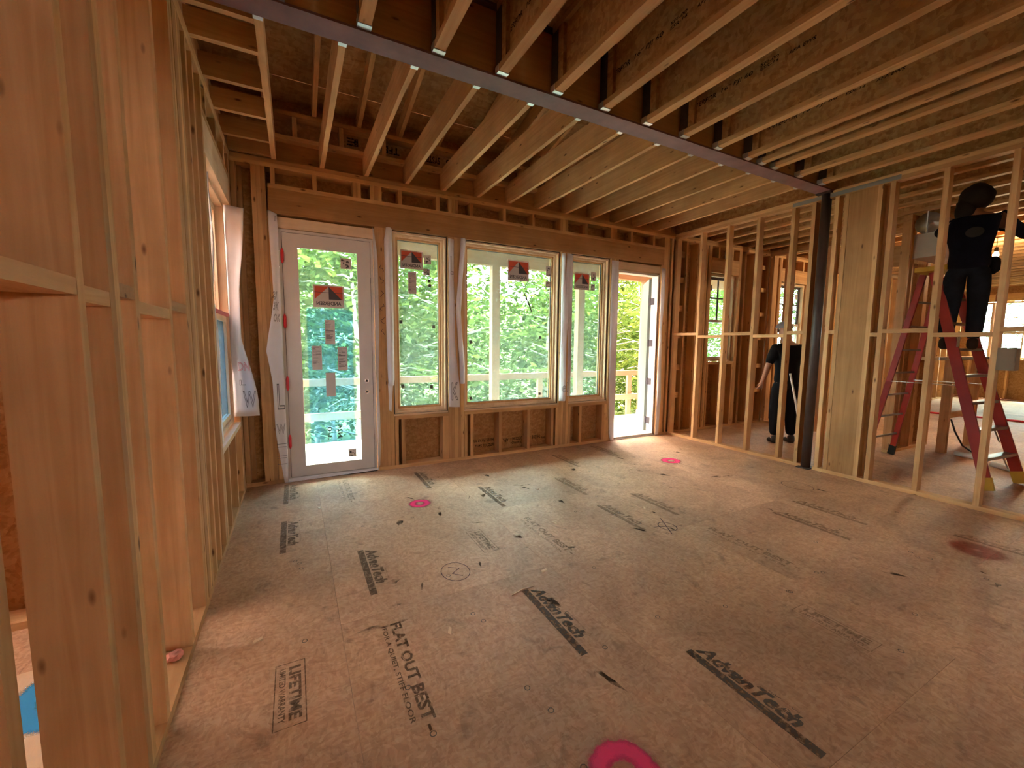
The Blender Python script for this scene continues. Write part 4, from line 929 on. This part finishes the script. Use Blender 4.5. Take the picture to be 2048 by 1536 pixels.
def person(base, F, h, label, shirt, pants, arms, legs, head_tilt, hairm, sleeve_long, skin, lean=0.0):
    F = Vector((F[0], F[1], 0)).normalized(); Rr = Vector((F.y, -F.x, 0)); B = Vector(base); s = h / 1.75
    def P(f, r, z): return B + (F * (f + lean * max(0, z - .95)) + Rr * r) * s + Vector((0, 0, z * s))
    root = empty('person', base, label=label, cat='person')
    pel, wai, che, nec = P(0, 0, .95), P(.0, 0, 1.12), P(.01, 0, 1.34), P(.02, 0, 1.49)
    hd0, hd1, hd2 = P(.04 + head_tilt * .3, 0, 1.57), P(.055 + head_tilt, 0, 1.65), P(.045 + head_tilt, 0, 1.735)
    body = [[(pel, (.15 * s, .105 * s)), (wai, (.135 * s, .10 * s)), (che, (.165 * s, .11 * s)), (nec, .058 * s), (hd0, .075 * s), (hd1, .098 * s), (hd2, .07 * s)]]
    sh = []; tr = []; boots = []
    hands = []
    for sd, (el, wr) in zip((-1, 1), arms):
        S0 = P(.005, sd * .185, 1.40); EL = P(*el); WR = P(*wr); d = (WR - EL).normalized(); pm = WR + d * .075 * s
        body.append([(che, (.165 * s, .11 * s)), (S0, .058 * s), (EL, .043 * s), (WR, .027 * s), (pm, (.040 * s, .018 * s))])
        side = d.cross(F if abs(d.dot(F)) < .8 else Vector((0, 0, 1))).normalized()
        curl = (side.cross(d)).normalized()
        for k, off in enumerate((-.030, -.010, .011, .031)):
            L = (.062, .075, .080, .068)[k] * s; b0 = pm + side * off * s
            body.append([(pm, (.040 * s, .018 * s)), (b0 + d * .012 * s, .0095 * s), (b0 + d * L * .6 + curl * .012 * s, .0085 * s), (b0 + d * L * .8 + curl * .045 * s, .0075 * s)])
        th = WR + d * .03 * s - side * .035 * s
        body.append([(WR, .027 * s), (th, .011 * s), (th + d * .035 * s + curl * .03 * s, .0085 * s)])
        cuff = EL + (WR - EL) * (.9 if sleeve_long else -.12)
        sh.append([(che, (.185 * s, .128 * s)), (S0, .078 * s), (S0 + (EL - S0) * (.95 if sleeve_long else .85), .060 * s)] + ([(cuff, .042 * s)] if sleeve_long else []))
    for sd, (kn, an) in zip((-1, 1), legs):
        HP = P(0, sd * .09, .90); KN = P(*kn); AN = P(*an); TO = AN + F * .15 * s + Vector((0, 0, -.055 * s)); HE = AN + Vector((0, 0, -.045 * s)) - F * .04 * s
        body.append([(pel, (.15 * s, .105 * s)), (HP, .085 * s), (KN, .055 * s), (AN, .038 * s), (TO, .030 * s)])
        tr.append([(pel, (.165 * s, .125 * s)), (HP, .118 * s), (KN, .088 * s), (AN + Vector((0, 0, .03 * s)), .068 * s)])
        boots.append([(AN + Vector((0, 0, .05 * s)), .052 * s), (HE, .048 * s), (AN + F * .06 * s + Vector((0, 0, -.03 * s)), .045 * s), (TO + Vector((0, 0, .003)), .034 * s)])
    skin_mesh('body', root, body, skin)
    skin_mesh('shirt', root, [[(P(0, 0, .84), (.19 * s, .15 * s)), (P(0, 0, .98), (.185 * s, .145 * s)), (wai, (.165 * s, .128 * s)), (che, (.185 * s, .128 * s)), (P(.02, 0, 1.455), .085 * s)]] + sh, shirt)
    skin_mesh('trousers', root, [[(P(0, 0, 1.02), (.155 * s, .118 * s)), (pel, (.165 * s, .125 * s))]] + tr, pants)
    for b in boots: skin_mesh('boot', root, [b], SHOE)
    # face: eyes, nose, mouth, ears on the head
    hc = hd1 + Vector((0, 0, .015 * s))
    for sd in (-1, 1):
        ball('eye', root, hc + F * .088 * s + Rr * sd * .034 * s + Vector((0, 0, .012 * s)), (.012 * s,) * 3, BLACK, parts=2)
        ball('ear', root, hc + Rr * sd * .098 * s - F * .005, (.018 * s, .018 * s, .032 * s), skin, parts=2)
    ball('nose', root, hc + F * .104 * s - Vector((0, 0, .018 * s)), (.016 * s, .016 * s, .024 * s), skin, parts=2)
    ball('mouth', root, hc + F * .092 * s - Vector((0, 0, .058 * s)), (.022 * s, .022 * s, .006 * s), REDP, parts=2)
    return root, hc, F, Rr, s
# worker up the stepladder: navy jacket, thick black hair, seen from behind
root, hc, F_, R_, s_ = person((6.16, 1.69, 1.385), (.94, .18), 1.60, 'person in dark navy jacket and jeans standing on the red stepladder', NAVY, JEANS,
    [((.26, -.30, 1.36), (.42, -.14, 1.56)), ((.20, .42, 1.20), (.40, .30, 1.36))], [((.03, -.11, .48), (-.02, -.12, .065)), ((.05, .10, .49), (-.01, .10, .065))], .03, HAIR, True, SKIN2, .02)
hr = ball('hair', root, hc + Vector((-.02, -.005, .01)) - F_ * .02, (.125, .13, .135), HAIR, .06, 3)
ball('hair_tail', root, hc - F_ * .07 - R_ * .06 - Vector((0, 0, .10)), (.075, .085, .13), HAIR, .09, 4)
mb = MB(); c0 = WL[root] + Vector((0, 0, 1.15)) - F_ * .155 + R_ * .03
n = 18; mb.poly([c0 + R_ * .065 * math.cos(6.283 * i / n) + Vector((0, 0, .05 * math.sin(6.283 * i / n))) for i in range(n)])
wbuild(mb, 'jacket_badge', root, plain('badge_print', (.03, .027, .025), .9))
ball('tool_pouch', root, WL[root] + Vector((0, 0, .84)) + R_ * .17 + F_ * .09, (.06, .05, .09), CLOTHB, .05, 5)
# worker behind the partition: black tee, grey cap, holding a pole
root2, hc2, F2, R2, s2 = person((6.24, 3.42, 0.0), (.50, .86), 1.70, 'person in black tee and grey cap holding a pole behind the studs', CLOTHB, CLOTHB,
    [((-.02, -.30, 1.10), (.12, -.29, .88)), ((.03, .28, 1.10), (.17, .22, .90))], [((.03, -.12, .49), (-.01, -.13, .065)), ((.05, .12, .49), (.03, .13, .065))], .06, CAPM, False, SKIN, .04)
ball('cap', root2, hc2 + Vector((0, 0, .035)) + F2 * .0, (.112, .112, .10), CAPM, cut=lambda v: v.z < -.005)
mb = MB(); n = 9
cv = [hc2 + F2 * .085 * s2 + R2 * .085 * math.cos(math.pi * i / (n - 1)) + F2 * .085 * math.sin(math.pi * i / (n - 1)) + Vector((0, 0, .033)) for i in range(n)]
mb.poly(cv); mb.poly([c + Vector((0, 0, .008)) for c in cv[::-1]]); wbuild(mb, 'cap_visor', root2, CAPM)
mb = MB(); mb.tube([(6.02, 3.26, 1.02), (6.10, 3.20, .60), (6.215, 3.13, .006)], [.013, .013, .013], 10); o = wbuild(mb, 'pole', None, WHITEP, True); tag(o, 'thin pale pole held upright by the worker in black', 'pole')

# ------------------------------------------------------------------ red stepladder
ld = empty('step_ladder', (6.35, 1.85, 0), label='tall red fibreglass stepladder with metal treads behind the partition studs', cat='ladder')
FL, FR, TL, TR = Vector((5.95, 1.33, .03)), Vector((6.60, 1.255, .03)), Vector((6.12, 1.93, 2.20)), Vector((6.46, 1.89, 2.20))
RL, RR, UL, UR = Vector((6.20, 2.42, .03)), Vector((6.86, 2.40, .03)), Vector((6.13, 2.02, 2.18)), Vector((6.47, 1.98, 2.18))
for a, b, w, h in ((FL, TL, .030, .085), (FR, TR, .030, .085), (RL, UL, .028, .055), (RR, UR, .028, .055)):
    mb = MB(); mb.beam(a, b, w, h, 0, (0, 1, 0)); rail = wbuild(mb, 'rail', ld, LADR)
    d = (a - b).normalized(); mb = MB(); mb.beam(a - d * .10, a + d * .025, w + .012, h + .012, 0, (0, 1, 0)); wbuild(mb, 'boot', rail, LADY if a in (FL, FR) else BLACK)
for k in range(7):
    t = (.2725 * (k + 1)) / 2.2; a = FL.lerp(TL, t); b = FR.lerp(TR, t); mb = MB(); mb.beam(a, b, .085, .028, 0, (0, 0, 1)); tr_ = wbuild(mb, 'tread', ld, ALU)
    if k < 3:
        m_ = (a + b) / 2; mb = MB(); mb.beam(a.lerp(b, .04) - Vector((0, 0, .16)), a.lerp(b, .3), .012, .004); wbuild(mb, 'brace', tr_, ALU); mb = MB(); mb.beam(b.lerp(a, .04) - Vector((0, 0, .16)), b.lerp(a, .3), .012, .004); wbuild(mb, 'brace', tr_, ALU)
    a = RL.lerp(UL, t); b = RR.lerp(UR, t); mb = MB(); mb.beam(a, b, .02, .02); wbuild(mb, 'rear_rung', ld, ALU)
mb = MB(); c = (TL + TR + UL + UR) / 4 + Vector((0, 0, .045)); mb.beam(c - Vector((.21, 0, 0)), c + Vector((.21, 0, 0)), .26, .05); wbuild(mb, 'top_cap', ld, LADY)
mb = MB(); a = FL.lerp(TL, .64); mb.box(a.x - .05, a.x + .02, a.y - .048, a.y - .045, a.z - .02, a.z + .14); wbuild(mb, 'label_sheet', ld, PAPER)
mb = MB(); mb.beam(FL.lerp(TL, .45), RL.lerp(UL, .45), .02, .006); wbuild(mb, 'spreader', ld, ALU); mb = MB(); mb.beam(FR.lerp(TR, .45), RR.lerp(UR, .45), .02, .006); wbuild(mb, 'spreader', ld, ALU)

# ------------------------------------------------------------------ other things in the rooms beyond
wk = empty('work_bench', (7.6, 2.15, 0), label='tall timber work bench with a metal-edged top behind the stepladder', cat='bench')
box('top', wk, 6.92, 8.65, 2.06, 2.27, 1.235, 1.275, WOOD); box('metal_edge', wk, 6.92, 8.65, 2.053, 2.0595, 1.24, 1.275, GALV)
for x in (7.56, 8.50): box('leg', wk, x, x + .07, 2.10, 2.19, .0005, 1.2345, WOOD)
box('stretcher', wk, 7.631, 8.499, 2.12, 2.16, .46, .53, WOOD)
du = empty('air_duct', (7.4, 2.42, 2.5), label='wrapped white air duct with a silver flexible branch near the ceiling', cat='duct')
box('plenum', du, 6.98, 7.98, 2.20, 2.424, 2.51, 2.80, DUCTW)
mb = MB(); pts = []; rs = []
for k in range(46): pts.append((7.0 + k * .028, 2.31, 2.925)); rs.append(.118 + .012 * (1 if k % 6 < 3 else -1) * (.6 if k % 3 else 1))
mb.tube(pts, rs, 16); wbuild(mb, 'flexible_branch', du, DUCTS, True)
for k, x in enumerate((6.95, 7.42, 7.90)): mb = MB(); mb.box(x, x + .02, 2.30, 2.312, 2.80, 3.06); wbuild(mb, 'hanger_strap', du, GALV)
mb = MB(); mb.tube([(11.9, 4.1, .02), (11.97, 3.3, .02), (12.1, 2.8, .02), (12.18, 2.3, .02), (12.1, 1.2, .02), (11.8, 0.2, .02)], .019, 8); o = wbuild(mb, 'air_hose', None, REDP, True); tag(o, 'red air hose lying across the far floor', 'hose')
for k, (a, b) in enumerate((((7.57, 2.00, .031), (7.50, 1.79, .031)), ((7.26, 1.61, .031), (7.09, 1.36, .031)))):
    mb = MB(); mb.tube([a, b], .03, 12); o = wbuild(mb, 'plastic_pipe', None, WHITEP, True); tag(o, ('white plastic pipe offcut on the floor beside the bench leg', 'longer white plastic pipe offcut on the floor by the stepladder foot')[k], 'pipe')
mb = MB(); mb.tube([(7.66, 2.10, .45), (7.62, 2.04, .30), (7.70, 1.98, .12), (7.86, 1.93, .03), (8.2, 1.9, .015)], .010, 6); o = wbuild(mb, 'black_cable', None, BLACK, True); tag(o, 'black cable drooping from the bench to the floor', 'cable')
eb = empty('electrical_box', (5.29, 1.14, 1.2), label='grey electrical box fixed beside a partition stud', cat='box')
box('case', eb, XR + RD - .09, XR + RD + .02, 1.085, 1.1885, 1.21, 1.395, CARD); box('cover_lip', eb, XR - .004, XR - .0005, 1.09, 1.186, 1.215, 1.39, CARD)
for k, (x, y, z, w, h) in enumerate(((XR + RD + .002, 2.66, 1.28, .085, .22), (6.55, 3.3, 1.12, .12, .20), (6.58, 3.28, .90, .12, .16))):
    mb = MB()
    mb.box(x, x + .0015, y - w, y, z, z + h)
    if k == 0: o = wbuild(mb, 'paper_sheet', wr, PAPER)
hl = empty('work_lamp', (9.4, 2.30, 2.72), label='bare bulb work lamp hanging from the joists behind the worker', cat='lamp')
mb = MB(); mb.tube([(9.4, 2.30, 3.06), (9.4, 2.30, 2.90)], .004, 6); wbuild(mb, 'cord', hl, BLACK)
mb = MB(); mb.tube([(9.4, 2.30, 2.90), (9.4, 2.30, 2.84)], [.02, .024], 12); wbuild(mb, 'socket', hl, BLACK)
bm_, nt_ = newmat('lit_bulb'); e_ = nt_.nodes.new('ShaderNodeEmission'); e_.inputs[0].default_value = (1, .72, .38, 1); e_.inputs[1].default_value = 60; o_ = nt_.nodes.new('ShaderNodeOutputMaterial'); nt_.links.new(e_.outputs[0], o_.inputs[0])
ball('bulb', hl, (9.4, 2.30, 2.79), (.035, .035, .045), bm_, parts=2)
pl = bpy.data.lights.new('lamp_glow', 'POINT'); pl.energy = 80; pl.color = (1, .72, .40); pl.shadow_soft_size = .05
o = bpy.data.objects.new('lamp_glow', pl); put(o, hl, (9.4, 2.30, 2.70))
